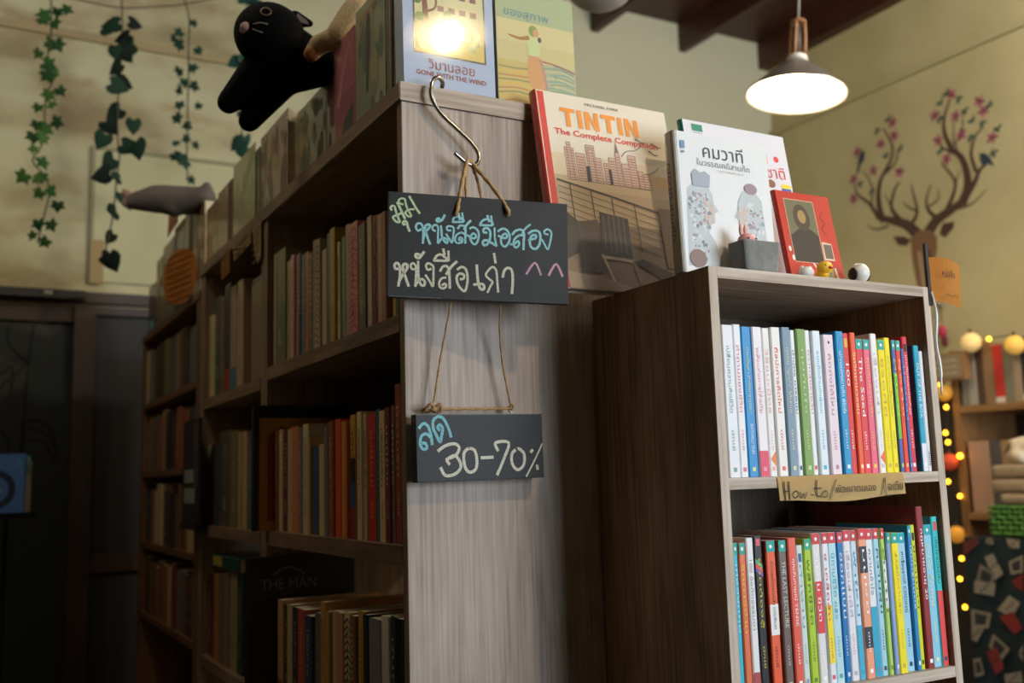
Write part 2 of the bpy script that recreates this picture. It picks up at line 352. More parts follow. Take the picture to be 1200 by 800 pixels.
# stag and blossom wall decal
dc = thing('wall_decal', 'painted stag head with blossoming antlers and birds on the olive right wall', 'wall decal', (XR-.001, 0, 0))
a = Art(); br = mat('#4c3325', .8); br2 = mat('#6b4a30', .8); fw = mat('#7d3446', .8); fw2 = mat('#a8586a', .8); lf = mat('#33503f', .8)
PX = .0052
for w0, w1, pts in [(42.0, 20.0, [(-1.9346, 2.4684), (-1.9933, 2.5313), (-2.0925, 2.5804), (-2.1661, 2.6111)]), (26.0, 14.0, [(-2.1372, 2.5913), (-2.1536, 2.6591), (-2.1538, 2.7359), (-2.1313, 2.8066), (-2.0964, 2.8478)]), (14.0, 6.0, [(-2.0964, 2.8478), (-2.0532, 2.8988), (-2.0397, 2.9583), (-2.063, 3.0296), (-2.0891, 3.0768)]), (10.0, 4.0, [(-2.0976, 2.8354), (-2.0337, 2.8676), (-2.0057, 2.9224), (-1.9961, 2.9446)]), (16.0, 6.0, [(-2.1661, 2.6111), (-2.2058, 2.6853), (-2.2343, 2.7185), (-2.2934, 2.7734), (-2.3043, 2.829)]), (8.0, 3.0, [(-2.2058, 2.6853), (-2.1895, 2.7713), (-2.2206, 2.8578), (-2.2494, 2.8923)]), (18.0, 8.0, [(-1.9933, 2.5313), (-2.0533, 2.5958), (-2.0778, 2.6523), (-2.0472, 2.7324), (-2.0144, 2.7611)]), (8.0, 3.0, [(-2.0716, 2.6381), (-2.1162, 2.7258)]), (16.0, 5.0, [(-1.9649, 2.5245), (-1.9237, 2.5758), (-1.9304, 2.6512), (-1.9442, 2.7291)]), (8.0, 3.0, [(-1.9295, 2.5895), (-1.9836, 2.628), (-2.0026, 2.6578)]), (10.0, 3.0, [(-2.1104, 2.5532), (-2.1875, 2.5525), (-2.2467, 2.5923)]), (42.0, 26.0, [(-1.8644, 2.4642), (-1.8112, 2.5115), (-1.7131, 2.5465), (-1.6445, 2.5757)]), (34.0, 18.0, [(-1.6583, 2.5676), (-1.626, 2.6291), (-1.624, 2.7106), (-1.6485, 2.7886), (-1.6963, 2.839)]), (18.0, 8.0, [(-1.6845, 2.8234), (-1.7217, 2.9191), (-1.7198, 3.0032), (-1.6687, 3.1064)]), (10.0, 4.0, [(-1.691, 2.8254), (-1.7474, 2.8669), (-1.7637, 2.9084)]), (9.0, 4.0, [(-1.6612, 2.7924), (-1.6669, 2.8656), (-1.6239, 2.8994)]), (22.0, 10.0, [(-1.6445, 2.5757), (-1.5862, 2.6414), (-1.5557, 2.6907), (-1.5156, 2.7136)]), (14.0, 6.0, [(-1.5741, 2.6961), (-1.5907, 2.7827), (-1.5638, 2.8563), (-1.5223, 2.8895)]), (6.0, 3.0, [(-1.6239, 2.8994), (-1.6132, 3.0027)]), (6.0, 3.0, [(-1.681, 2.8581), (-1.6666, 2.9972)]), (16.0, 5.0, [(-1.7978, 2.5083), (-1.8536, 2.5703), (-1.8613, 2.6329), (-1.8268, 2.6965)]), (8.0, 3.0, [(-1.8444, 2.5921), (-1.7937, 2.6151), (-1.7889, 2.6619)]), (18.0, 6.0, [(-1.7534, 2.5449), (-1.706, 2.6156), (-1.6924, 2.6829), (-1.7558, 2.785)]), (8.0, 3.0, [(-1.696, 2.6484), (-1.662, 2.7216)]), (10.0, 3.0, [(-1.6874, 2.5399), (-1.6092, 2.5431), (-1.5285, 2.5908)]), (8.0, 3.0, [(-1.5156, 2.7136), (-1.4715, 2.7806)])]: a.line(pts, w0*.00155, br, w1*.0012)
for i, (x, y) in enumerate([(-2.0268, 3.0882), (-2.0219, 3.0163), (-2.1121, 3.0003), (-2.2709, 3.0041), (-2.1749, 2.8706), (-2.0089, 2.8161), (-2.3095, 2.8608), (-2.3198, 2.7541), (-1.6681, 3.1122), (-1.771, 3.039), (-1.6561, 2.996), (-1.5209, 3.0235), (-1.5037, 2.9707), (-1.6308, 2.8957), (-1.7637, 2.9084), (-1.4725, 2.8293), (-1.7271, 2.8004)]):
    for k in range(5):
        t = 2*PI*k/5+i; a.ell(x+.016*math.cos(t), y+.016*math.sin(t), .017, .008, fw if k % 2 else fw2, 8, t)
    a.ell(x, y, .007, .007, '#5a2030', 8)
for i, (x, y) in enumerate([(-2.0579, 3.1115), (-2.1331, 3.0718), (-2.089, 2.9224), (-2.1984, 2.7608), (-2.2726, 2.8202), (-1.9973, 2.9324), (-1.6326, 3.0693), (-1.7384, 3.0888), (-1.7468, 3.0063), (-1.6069, 3.0006), (-1.7631, 2.8476), (-1.5205, 2.9064), (-1.5741, 2.942), (-1.5892, 2.8586), (-1.4449, 2.8582), (-1.4748, 2.9839), (-1.475, 2.7473), (-1.7006, 3.124)]):
    a.ell(x, y, .02, .009, lf, 10, i*1.3); a.ell(x+.014, y+.01, .016, .007, lf, 10, i*1.3+1.2)
for b_ in [[(-2.2854, 2.8895), (-2.2753, 2.9261), (-2.2608, 2.9746), (-2.2381, 3.0072), (-2.2206, 2.9886), (-2.2281, 2.945), (-2.2557, 2.9269), (-2.2745, 2.8838)], [(-1.5444, 2.7744), (-1.5164, 2.7658), (-1.4892, 2.7287), (-1.4751, 2.6878), (-1.5036, 2.71), (-1.5348, 2.71), (-1.5479, 2.7406)]]: a.poly(b_, mat('#2c3a40', .8))
for b_ in [[(-2.079, 2.4893), (-2.0137, 2.4743), (-1.9727, 2.4465), (-2.0042, 2.4228), (-2.054, 2.44)], [(-1.805, 2.4383), (-1.7797, 2.486), (-1.7132, 2.4817), (-1.7232, 2.4488), (-1.7737, 2.4133)]]: a.poly(b_, br)
a.poly([(-1.975, 2.4532), (-1.9258, 2.4846), (-1.8564, 2.4743), (-1.8196, 2.4298), (-1.8229, 2.3708), (-1.8473, 2.2926), (-1.8728, 2.1785), (-1.9003, 2.112), (-1.9416, 2.119), (-1.9599, 2.2186), (-1.9759, 2.3432)], mat('#7b5a3a', .8))
hx = sum(p[0] for p in [(-1.975, 2.4532), (-1.9258, 2.4846), (-1.8564, 2.4743), (-1.8196, 2.4298), (-1.8229, 2.3708), (-1.8473, 2.2926), (-1.8728, 2.1785), (-1.9003, 2.112), (-1.9416, 2.119), (-1.9599, 2.2186), (-1.9759, 2.3432)])/11
a.line([(hx-.03, 2.37), (hx-.02, 2.2)], .02, '#a58a68'); a.line([(hx+.03, 2.37), (hx+.01, 2.15)], .014, br)
a.build('print', dc, frame((0, 0, 0), (0, -1, 0), (0, 0, 1)), .0003)
# ------------------------------------------------------------ tall bookcase
D = .40
tc_ = thing('tall_bookcase', 'tall grey oak bookcase whose end panel carries the chalkboards', 'bookcase', (0, 0, 0))
box('end_panel', 0, D, 0, .018, 0, 1.892, OAKZ, tc_)
box('panel_lipping', -.0012, -.0001, 0, .018, 0, 1.892, OAKBV, tc_)
box('top_board', -.004, D+.004, -.0028, 1.48, 1.8925, 1.923, OAKY, tc_)
box('end_lipping', -.004, D+.004, -.004, -.0029, 1.8925, 1.923, OAKX, tc_, .0004)  # lighter oak copy painted on the lit end of the top board
box('top_board_lipping', -.0056, -.0042, -.003, 1.48, 1.894, 1.9215, OAKY, tc_)
box('upright', 0, D, .778, .828, 0, 1.892, OAKBV, tc_)
box('upright', 0, D, 1.424, 1.478, 0, 1.892, OAKBV, tc_)
for z0, z1, z2, z3 in ((1.529, 1.556, 1.513, 1.54), (1.176, 1.205, 1.174, 1.20), (.835, .862, .835, .862), (.48, .507, .48, .507), (.07, .097, .07, .097)):
    box('shelf_board', -.002, D, .0185, .7775, z0, z1, OAKY, tc_)
    box('shelf_board', -.002, D, .8285, 1.4235, z2, z3, OAKY, tc_)
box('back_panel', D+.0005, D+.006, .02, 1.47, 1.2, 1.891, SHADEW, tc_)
# old bookcase behind it
oc = thing('old_bookcase', 'older reddish wood bookcase standing between tall bookcase and dark doors', 'bookcase', (0, 1.485, 0))
box('side_panel', 0, .34, 0, .045, 0, 1.835, OLDW, oc); box('side_panel', 0, .34, .965, 1.005, 0, 1.835, OLDW, oc)
box('top_board', -.003, .34, 0, 1.01, 1.8355, 1.858, OLDW, oc)
ZO = [1.605, 1.362, 1.118, .878, .6, .3, .06]
for z in ZO: box('shelf_board', 0, .34, .0455, .9645, z-.02, z, OLDW, oc)
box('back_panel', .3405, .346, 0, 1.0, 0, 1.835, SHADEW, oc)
# ------------------------------------------------------------ low cabinet at the right
CX0, CX1, CY0, CY1, CT = .339, .806, -.306, -.006, 1.593
lc = thing('open_cabinet', 'small open oak cabinet with two full rows of bright paperbacks', 'bookcase', (CX0, CY0, 0))
w_ = CX1-CX0; dd = CY1-CY0
box('side_panel', 0, .0155, .0014, dd, 0, CT, OAKB, lc); box('side_panel', w_-.0155, w_, .0014, dd, 0, CT, OAKB, lc)
box('side_edge', 0, .0155, 0, .0012, 0, CT, OAKV, lc); box('side_edge', w_-.0155, w_, 0, .0012, 0, CT, OAKV, lc)
box('top_board', .0158, w_-.0158, 0, dd, CT-.0165, CT, OAKX, lc)
for z in (1.292, .99, .69, .39, .09): box('shelf_board', .0158, w_-.0158, .0004, dd, z-.016, z, OAKX, lc)
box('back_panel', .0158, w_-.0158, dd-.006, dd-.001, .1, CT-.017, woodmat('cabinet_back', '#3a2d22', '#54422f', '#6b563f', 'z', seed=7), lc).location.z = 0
# ------------------------------------------------------------ books
CLEAR = mat('#dfe6ea', .08, 0, 1, 'wrap')
def book(label, group, w, h, d, loc, rotz=0, col='#ffffff', cap=None, tcol=None, txt='', ex=None, pages=None, lean=0, plain=False, rough=.38, cat='book', name='book', hard=False):
    """spine on the local -y side, thickness along x, height along z; paperback cover, page block, print"""
    ex = ex or {}
    t = thing(name, label, cat, (loc[0], loc[1], loc[2]+.0004), rotz, group)
    if lean: t.rotation_euler = (0, lean, rotz)
    cm = mat(col, rough, 0, .25 if not ex.get('gloss') else 1)
    c = .0016 if w > .008 else .0006; k = .0016 if hard else .0009; ov = .002 if hard else 0
    P = [(-w/2, d), (-w/2, c), (-w/2+c, 0), (w/2-c, 0), (w/2, c), (w/2, d), (w/2-k, d), (w/2-k, k*2), (-w/2+k, k*2), (-w/2+k, d)]
    bm = bmesh.new(); lo = [bm.verts.new((x, y, 0)) for x, y in P]; hi = [bm.verts.new((x, y, h)) for x, y in P]
    for i in range(len(P)): j = (i+1) % len(P); bm.faces.new((lo[i], lo[j], hi[j], hi[i]))
    for quad in ((0, 1, 8, 9), (1, 2, 8), (2, 3, 7, 8), (3, 4, 7), (4, 5, 6, 7)):
        bm.faces.new([lo[i] for i in quad]); bm.faces.new([hi[i] for i in quad])
    bm2o('cover', bm, cm, t)
    box('pages', -w/2+k+.0002, w/2-k-.0002, k*2+.0002, d-.002-ov, ov+.0004, h-.0006-ov, pages or PAGES, t)
    fr = frame((0, 0, 0), (1, 0, 0), (0, 0, 1))
    hw = w/2-c*.6
    def band(nm, x0, x1, z0, z1, col_, q=None, lf_=.0002):
        a = Art(); a.rect(x0, x1, z0, z1, col_) if q is None else a.poly(q, col_)
        a.build(nm, t, fr, lf_)
    if cap:
        band('spine_head', -hw, hw, h-.016, h-.0003, cap)
        a = Art(); a.ell(0, h-.0085, min(.0028, hw*.5), .0028, '#eef4f2', 10); a.build('spine_emblem', t, fr, .0003)
    if 'cap2' in ex: band('spine_emblem', -hw*.6, hw*.6, h-.022, h-.008, ex['cap2'])
    if 'foot' in ex: band('spine_foot', -hw, hw, .0003, h*ex['foot'][1], ex['foot'][0])
    for q in ('mid', 'mid2'):
        if q in ex: band('spine_band', -hw, hw, h*(1-ex[q][2]), h*(1-ex[q][1]), ex[q][0])
    if 'dia' in ex: y = h*ex['dia'][1]; band('spine_emblem', 0, 0, 0, 0, ex['dia'][0], [(hw, y-.012), (hw, y+.012), (-hw*.8, y)])
    if 'stripes' in ex:
        for i, q in enumerate(('#2fae8a', '#e0453f', '#7a52b8')): band('spine_band', 0, 0, 0, 0, q, [(-hw, h*.83-i*.006), (hw, h*.79-i*.006), (hw, h*.79-i*.006+.006), (-hw, h*.83-i*.006+.006)])
        band('spine_emblem', -hw*.55, hw*.55, h-.014, h-.004, '#e5616b')
    if 'dot' in ex: band('spine_emblem', -hw*.6, hw*.6, h-.024, h-.012, ex['dot'])
    if 'heart' in ex: a = Art(); a.ell(0, h-.012, .0022, .0024, '#5a3a58', 10); a.build('spine_emblem', t, fr, .0002)
    if 'bar' in ex:
        a = Art()
        for i in range(9): a.rect(-hw*.6, hw*.6, .010+i*.0025, .011+i*.0025, '#30303a')
        a.build('barcode', t, fr, .0002)
    if not plain and not ex.get('bar') and not ex.get('short'): band('publisher_mark', -min(hw*.5, .003), min(hw*.5, .003), .008, .014, tcol or '#cccccc', None, .0004)
    if txt and tcol:
        tf = frame((0, 0, 0), (0, 0, -1), (1, 0, 0))
        # the print runs down the spine
        lo_, hi_ = (h*.42, h*.86) if not ex.get('short') else (h*.62, h*.78)
        if ex.get('foot', (0, 0))[1] > .4: lo_ = h*.55
        text('spine_title', txt, mat(tcol, .6), t, tf, -(lo_+hi_)/2, 0, hi_-lo_, min(w*.45, .0075), .0006, 0)
        if 'sub' in ex: text('spine_subtitle', ex['sub'], mat('#e8f4fa', .6), t, tf, -h*.25, 0, h*.2, w*.3, .0006)
        elif not ex.get('foot') and w > .012: text('spine_author', 'นักเขียน'[:6], mat(tcol, .6), t, tf, -h*.24, 0, h*.13, w*.24, .0006)
    return t
def tidy(rows, lo, hi, gap=.0005):
    r = sorted(rows, key=lambda q: q[0]); out = []
    lim = hi
    for q in reversed(r):
        x0, x1 = q[0], q[1]; w = max(.0065, (x1-x0)*.985); x1 = min(x1, lim-gap); x0 = max(min(x0, x1-w*.9), x1-w)
        if x1-x0 < .0055: x0 = x1-.0055
        lim = x0; out.append((x0, x1)+tuple(q[2:]))
    return out[::-1]
random.seed(5)
for rows, base, gname in (([(0.3659, 0.3869, 1.5105, 'white paperback with faint green lettering', '#eceef2', None, '#7fa89a', 'เปลี่ยนความคิดชีวิต', {}), (0.3878, 0.4023, 1.5123, 'white paperback with pale pink lettering', '#f2f0f2', None, '#e27b9a', 'คำถามของชีวิต', {}), (0.4029, 0.4214, 1.5097, 'bright blue paperback with large pale lettering', '#1f8fd0', None, '#d6e6a0', 'ดอบปัญหา ถ้ารักษาหนุนยล', {'sub': 'IRRATIONALLY YOURS'}), (0.4222, 0.441, 1.51, 'white paperback with a pink block at its foot', '#f3eef1', None, '#f0a0b4', 'พลังแห่งการให้อภัย', {'foot': ('#e8526e', 0.17)}), (0.4422, 0.4563, 1.5092, 'white paperback with an orange diamond low on its spine', '#f4f0ee', None, '#f0b9b0', 'วิธีชนะมิตร', {'dia': ('#ef8a4a', 0.115)}), (0.4573, 0.476, 1.511, 'white paperback with red and orange lettering', '#f5f1ec', None, '#ea6a50', 'ศิลปะการคิดใหม่', {}), (0.4796, 0.4969, 1.512, 'blue grey paperback with cream lettering', '#7f97aa', None, '#e3dfb8', 'ทุกคน "ถูกล่า" ได้เสมอ', {}), (0.4974, 0.507, 1.5084, 'slim white paperback with blue dotted lettering', '#eef1f5', None, '#31517a', 'นำบัตร การพนัน', {}), (0.509, 0.5279, 1.5107, 'glossy green paperback with a crinkled clear wrapper', '#7fa456', None, '#c9dfa8', 'คุยกับใจ', {'gloss': 1}), (0.5287, 0.5394, 1.5099, 'white paperback with red lettering beside the green one', '#f2f0f0', None, '#e0506a', 'ความสุขรายวัน', {}), (0.5412, 0.5586, 1.5094, 'icy white paperback with cyan lettering', '#e6f0f6', None, '#3fb5cf', 'จากเด็กบ้านถึงผู้ชนะ', {}), (0.5642, 0.5857, 1.5046, 'pale pink paperback with a dark heart at its head', '#f0dfe6', None, '#c08aa0', 'คิดถึงได้ไหม', {'heart': 1}), (0.5906, 0.6076, 1.511, 'sky blue paperback with white lettering', '#2096cc', None, '#e9f5fa', 'เปลี่ยนแปลงความคิด พิชิตใจ', {}), (0.6082, 0.6215, 1.509, 'red paperback numbered 100 on its spine', '#df3f3d', None, '#ffffff', '100', {'short': 1, 'cap2': '#e8b83a'}), (0.6226, 0.6344, 1.5103, 'orange red paperback with yellow lettering', '#f0603e', None, '#fbe0b0', 'จิตวิทยามวลชน', {}), (0.6359, 0.6519, 1.5013, 'red paperback with a teal head and white title', '#e2434a', '#1aa79c', '#ffffff', 'The Seed', {}), (0.6528, 0.6679, 1.5013, 'pink paperback with a teal head', '#f06a88', '#1aa79c', '#f6d060', 'คุยกับความรัก', {}), (0.6694, 0.6837, 1.511, 'white paperback with an orange wedge near its foot', '#f3f2f0', None, '#d9c9d0', 'เรื่องเล่า', {'dia': ('#ef7a4a', 0.11)}), (0.6862, 0.7032, 1.502, 'yellow paperback with a teal head', '#f7e21c', '#1aa79c', '#d8b84a', 'ชีวิตที่ดี', {}), (0.7046, 0.7192, 1.506, 'plain yellow paperback with faint lettering', '#f8e822', None, '#d0b040', 'ความคิดเปลี่ยนโลก', {}), (0.7229, 0.7318, 1.5024, 'slim blue and green paperback with a teal head', '#4a62b4', '#1aa79c', '#c8e65a', 'สมอง', {'mid': ('#6cc83c', 0.25, 0.75)}), (0.7322, 0.7449, 1.5021, 'red orange paperback with a teal head', '#e84a34', '#1aa79c', '#f7c0a0', 'ธุรกิจ', {}), (0.7443, 0.7502, 1.4886, 'thin royal blue paperback', '#3563ad', None, '#9fc0e8', 'ปรัชญา', {}), (0.7537, 0.7676, 1.5092, 'tall crimson paperback with white lettering', '#dc2f45', None, '#ffffff', 'เกาะกินสมองคุณที่สุด', {'dot': '#33151a'}), (0.7674, 0.7803, 1.4858, 'black paperback in shade', '#15161a', None, '#15161a', '', {}), (0.782, 0.7962, 1.4956, 'cyan paperback with white lettering', '#1ea6c6', None, '#f0fafc', 'OUT OF THE BOX', {'foot': ('#e9eaf0', 0.22)}), (0.7961, 0.8065, 1.4868, 'white paperback with a barcode at its foot', '#efeff4', None, '#efeff4', '', {'bar': 1})], 1.292, 'upper row'), ([(0.3619, 0.3709, 1.2022, 'turquoise paperback with a yellow dot', '#35b9d6', '#14a394', '#e8f6fa', 'เก่งอังกฤษ', {}), (0.3713, 0.3833, 1.2017, 'dull orange paperback with teal head', '#e87448', '#14a394', '#f7d23c', 'รักการอ่าน', {}), (0.3853, 0.3985, 1.2075, 'white paperback with a maroon foot', '#efefef', None, '#9a9aa0', '100 ข้อคิดธรรมดา', {'foot': ('#b0474c', 0.16)}), (0.4024, 0.4173, 1.2094, 'black paperback crossed by green, red and violet stripes', '#1d1e21', None, '#e2d23a', 'ชีวิตต้องสู้', {'stripes': 1}), (0.4242, 0.4419, 1.2015, 'orange paperback with white middle and teal head', '#f0613a', '#14a394', '#3a3030', 'ความสุขโดยรวมแล้ว ดนัยพิเนต', {'mid': ('#f3f1ee', 0.42, 0.62)}), (0.4469, 0.4622, 1.2008, 'brown paperback with boxed title and teal head', '#6f625c', '#14a394', '#d9d2c8', 'THE LAST LECTURE', {}), (0.4636, 0.4799, 1.2033, 'thick coral paperback with bold white title', '#ea5f4c', None, '#ffffff', 'คุณสัมภาษณ์ TENSE', {}), (0.4828, 0.4953, 1.1918, 'pale mint paperback with small blue emblem', '#d6e4e2', None, '#8fa8a8', 'ทำงาน', {'dot': '#2a6a9a'}), (0.497, 0.5116, 1.2001, 'lime green paperback with teal head', '#b3d23c', '#27a883', '#5a8a2a', 'พลิกชีวิต', {}), (0.5143, 0.5307, 1.2072, 'white paperback with red band and red head', '#ece7e5', '#d93a3e', '#ffffff', 'คำ คม ชีวิต', {'mid': ('#e2434a', 0.32, 0.66)}), (0.5316, 0.545, 1.2072, 'white and yellow paperback with red head', '#ecedf2', '#d93a3e', '#e0607a', '๔ เคล็ดลับ', {'mid': ('#f8e024', 0.48, 0.86)}), (0.5462, 0.563, 1.207, 'pale aqua paperback with red head', '#bfe3ea', '#d93a3e', '#5aa8c0', 'นิทานชีวิต ๓๕๑', {}), (0.5643, 0.5767, 1.2067, 'deep blue paperback with red head', '#1478bb', '#d93a3e', '#dfe9f2', 'ออกแบบ', {}), (0.5777, 0.5931, 1.2084, 'white paperback with pale lettering and red head', '#edeaf0', '#d93a3e', '#b8b8cc', 'เรื่องเล่าดีดี', {}), (0.594, 0.6062, 1.2076, 'sky blue and white paperback with red head', '#cfe6f3', '#d93a3e', '#3f9fc8', 'ฟ้าใหม่', {'foot': ('#3fb2d6', 0.36)}), (0.6073, 0.6247, 1.2093, 'peach paperback with black curves and red head', '#f6a583', '#d93a3e', '#ffffff', 'มนุษย์', {'mid': ('#2f3540', 0.12, 0.3), 'mid2': ('#2f3540', 0.66, 0.8)}), (0.6255, 0.641, 1.2081, 'white paperback with blue foot and red head', '#eceef4', '#d93a3e', '#7a88a0', 'ความเข้าใจ', {'foot': ('#2ba6cb', 0.47)}), (0.6419, 0.6545, 1.2082, 'pale blue paperback with black script and red head', '#a9d9ec', '#d93a3e', '#37474f', 'ความสุข', {}), (0.6554, 0.6645, 1.2075, 'green and white slim paperback with red head', '#b6dc6c', '#d93a3e', '#6a8a3a', 'ต้นไม้', {'mid': ('#e8eef0', 0.22, 0.55)}), (0.6673, 0.677, 1.2003, 'periwinkle blue paperback with teal head', '#8da6d8', '#14a39c', '#e6ebf6', '', {}), (0.6778, 0.6947, 1.1997, 'bright yellow paperback with teal head', '#f7e52a', '#14a394', '#d6ba3c', 'สวัสดีความสุข', {}), (0.696, 0.7135, 1.1988, 'light blue paperback with dark hand-drawn title', '#a3d5ee', '#18a4b0', '#24404e', 'กาเรื่องราวดี CODING', {}), (0.7158, 0.7239, 1.2091, 'slim blue paperback with white title', '#1e86c4', '#1aa4b4', '#ffffff', 'เรียนรู้ดนตรี', {}), (0.7245, 0.735, 1.2096, 'yellow green paperback with black square at head', '#d3db2a', None, '#49522a', 'ชีวิตเบาๆ', {'dot': '#22262a'}), (0.7399, 0.756, 1.2375, 'tallest dark red book with bold white title', '#8f2a36', None, '#ffffff', 'กฎหมายอายุ 20', {'foot': ('#8f2a36', 0.02)}), (0.7557, 0.7771, 1.2082, 'light sky blue paperback with teal head', '#8fd0ea', '#18a4b0', '#f3efb0', 'อย่าง ลักษณ์', {}), (0.7826, 0.7982, 1.2201, 'turquoise book with a coral red foot', '#46cdd0', None, '#1b5a64', 'เมื่อไหร่เมื่อนั้น', {'foot': ('#ee4f4c', 0.5), 'cap2': '#e8544c'})], .990, 'lower row')):
    R_ = tidy(rows, .3555, .7893)
    for i, (x0, x1, zt, desc, col, cap, tcol, txt, ex) in enumerate(R_):
        n = len(R_)
        place = f'{ORD[i]} from left' if i < n/2 else (f'{ORD[n-1-i]} from right' if n-1-i else 'rightmost')
        if i == 0: place = 'leftmost'
        short = desc
        dp = .148
        if 'tallest dark red' in desc: dp = .215
        if 'coral red foot' in desc: dp = .2
        book(f'{short}, {place}, {gname}', f'paperbacks in the {gname} of the small open cabinet', x1-x0, zt-base, dp + random.uniform(-.004, .004), ((x0+x1)/2, CY0+.008+random.uniform(0, .004)+(.03 if 'black paperback in shade' in desc else 0), base), 0, col, cap, tcol, txt, ex, PAGEW)  # the black paperback is a dark strip added where a gap shows
def leftbooks(rows, base, gname, place_on, lo, hi, dp=.16, xf=.012, plainp=.45):
    R_ = tidy(rows, lo, hi); n = len(R_)
    for i, (y0, y1, zt, desc, col) in enumerate(R_):
        # counted from the near end of the shelf
        place = f'{ORD[i]} from near end' if i < n/2 else (f'{ORD[n-1-i]} from far end' if n-1-i else 'farthest')
        if i == 0: place = 'nearest'
        lab = f'{desc}, {place}, {place_on}'
        lr, lg, lb, _ = lin(col)
        tcol = '#2c2620' if lr+lg+lb > .6 else '#cdb98c'
        ex = {}; cap = None
        if 'foot' in desc: ex['foot'] = ('#8c3a2a' if 'red' in desc else ('#3f6a7c' if 'blue' in desc else '#b8602c'), .22)
        if 'pattern' in desc or 'flower' in desc or 'chevron' in desc or 'marks' in desc: ex['scrib'] = 1
        if 'banded' in desc: ex['mid'] = ('#241c18', .35, .55); ex['mid2'] = ('#2c4a72', .55, .75); ex['foot'] = ('#8a2c24', .25)
        if 'white label' in desc: ex['dot'] = '#d8d2c4'
        scr = ex.pop('scrib', 0)
        words = ['หนังสือเก่า', 'นวนิยาย', 'เรื่องสั้น', 'บันทึก', 'แผ่นดิน', 'ความรัก', 'เดินทาง']
        gloss = 'gloss' in desc
        if gloss: ex['gloss'] = 1
        b = book(lab, f'used books {gname}', y1-y0, zt-base, dp+random.uniform(-.01, .01), (xf+random.uniform(-.003, .006), (y0+y1)/2, base), -PI/2, col, cap, '#e2b44a' if 'gold' in desc else tcol, random.choice(words) if random.random() > plainp or 'lettering' in desc else '', ex, None, 0, True, .6 if not gloss else .2)
        if scr:
            a = Art(); hw = (y1-y0)/2-.003; h = zt-base
            for k in range(16):
                z = h*(.06+k*.057)
                if 'chevron' in desc: a.line([(-hw, z), (0, z+.008), (hw, z)], .003, '#1c1815', smooth=0)
                elif 'flower' in desc: a.ell(random.uniform(-hw, hw)*.5, z, .004, .005, '#120c0c', 8)
                else: a.line([(-hw, z), (hw*random.uniform(-1, .4), z+.007), (hw, z+random.uniform(-.006, .006))], .0018, '#1c1815' if 'marks' not in desc else '#8e3a30')
            a.build('spine_pattern', b, frame((0, 0, 0), (1, 0, 0), (0, 0, 1)), .0003)
leftbooks([(0.8073, 0.8306, 1.8103, 'thin cream book', '#b9a27a'), (0.7198, 0.8056, 1.8082, 'thick dark green and ochre book', '#6b6a4a'), (0.6919, 0.7164, 1.7746, 'olive cream book', '#a08f5f'), (0.6695, 0.6903, 1.7766, 'slim beige book', '#bda87c'), (0.6459, 0.6679, 1.7789, 'faded pink book', '#b98a80'), (0.6212, 0.6443, 1.7761, 'dusty rose book', '#b5706a'), (0.5986, 0.6182, 1.7755, 'dark teal book', '#3c4a50'), (0.5734, 0.5956, 1.7682, 'slate blue book', '#59707e'), (0.543, 0.5705, 1.7681, 'burnt orange book', '#b4663c'), (0.5107, 0.5402, 1.7601, 'olive green patterned book', '#6e7250'), (0.4817, 0.5078, 1.7817, 'tall salmon pink book', '#c07c70'), (0.4445, 0.4804, 1.7744, 'tall cream book with black scribbled pattern', '#a9987c'), (0.4151, 0.4421, 1.7478, 'light beige book', '#b9a584'), (0.3833, 0.4121, 1.7743, 'tall grey book', '#5f6660'), (0.3515, 0.3795, 1.7742, 'tall mustard book', '#a98a34'), (0.3365, 0.3508, 1.7435, 'slim cream book', '#c9b892'), (0.3153, 0.3351, 1.7494, 'sage green book', '#7c8468'), (0.2863, 0.3079, 1.766, 'tall taupe book', '#9a8a74'), (0.2368, 0.284, 1.7599, 'thick salmon book with red marks', '#c77a6c'), (0.2011, 0.2337, 1.7468, 'grey brown book in shade', '#6f6656'), (0.1722, 0.1946, 1.7526, 'pale beige tall book', '#b9a283'), (0.1445, 0.1712, 1.7473, 'black and red flowered book', '#7a2a26'), (0.1242, 0.1435, 1.7439, 'tan tall book', '#b08c66'), (0.1015, 0.1232, 1.7422, 'brown pink tall book', '#9c6c58'), (0.0766, 0.0921, 1.7405, 'yellow topped book behind the chalkboard', '#b09a3c'), (0.0623, 0.0758, 1.7331, 'dark book behind the chalkboard', '#3a3a30'), (0.0496, 0.0611, 1.7384, 'ochre book nearest the end panel', '#a5802c')], 1.556, 'on the upper shelf of the near bay', 'near bay upper shelf', .019, .7775)
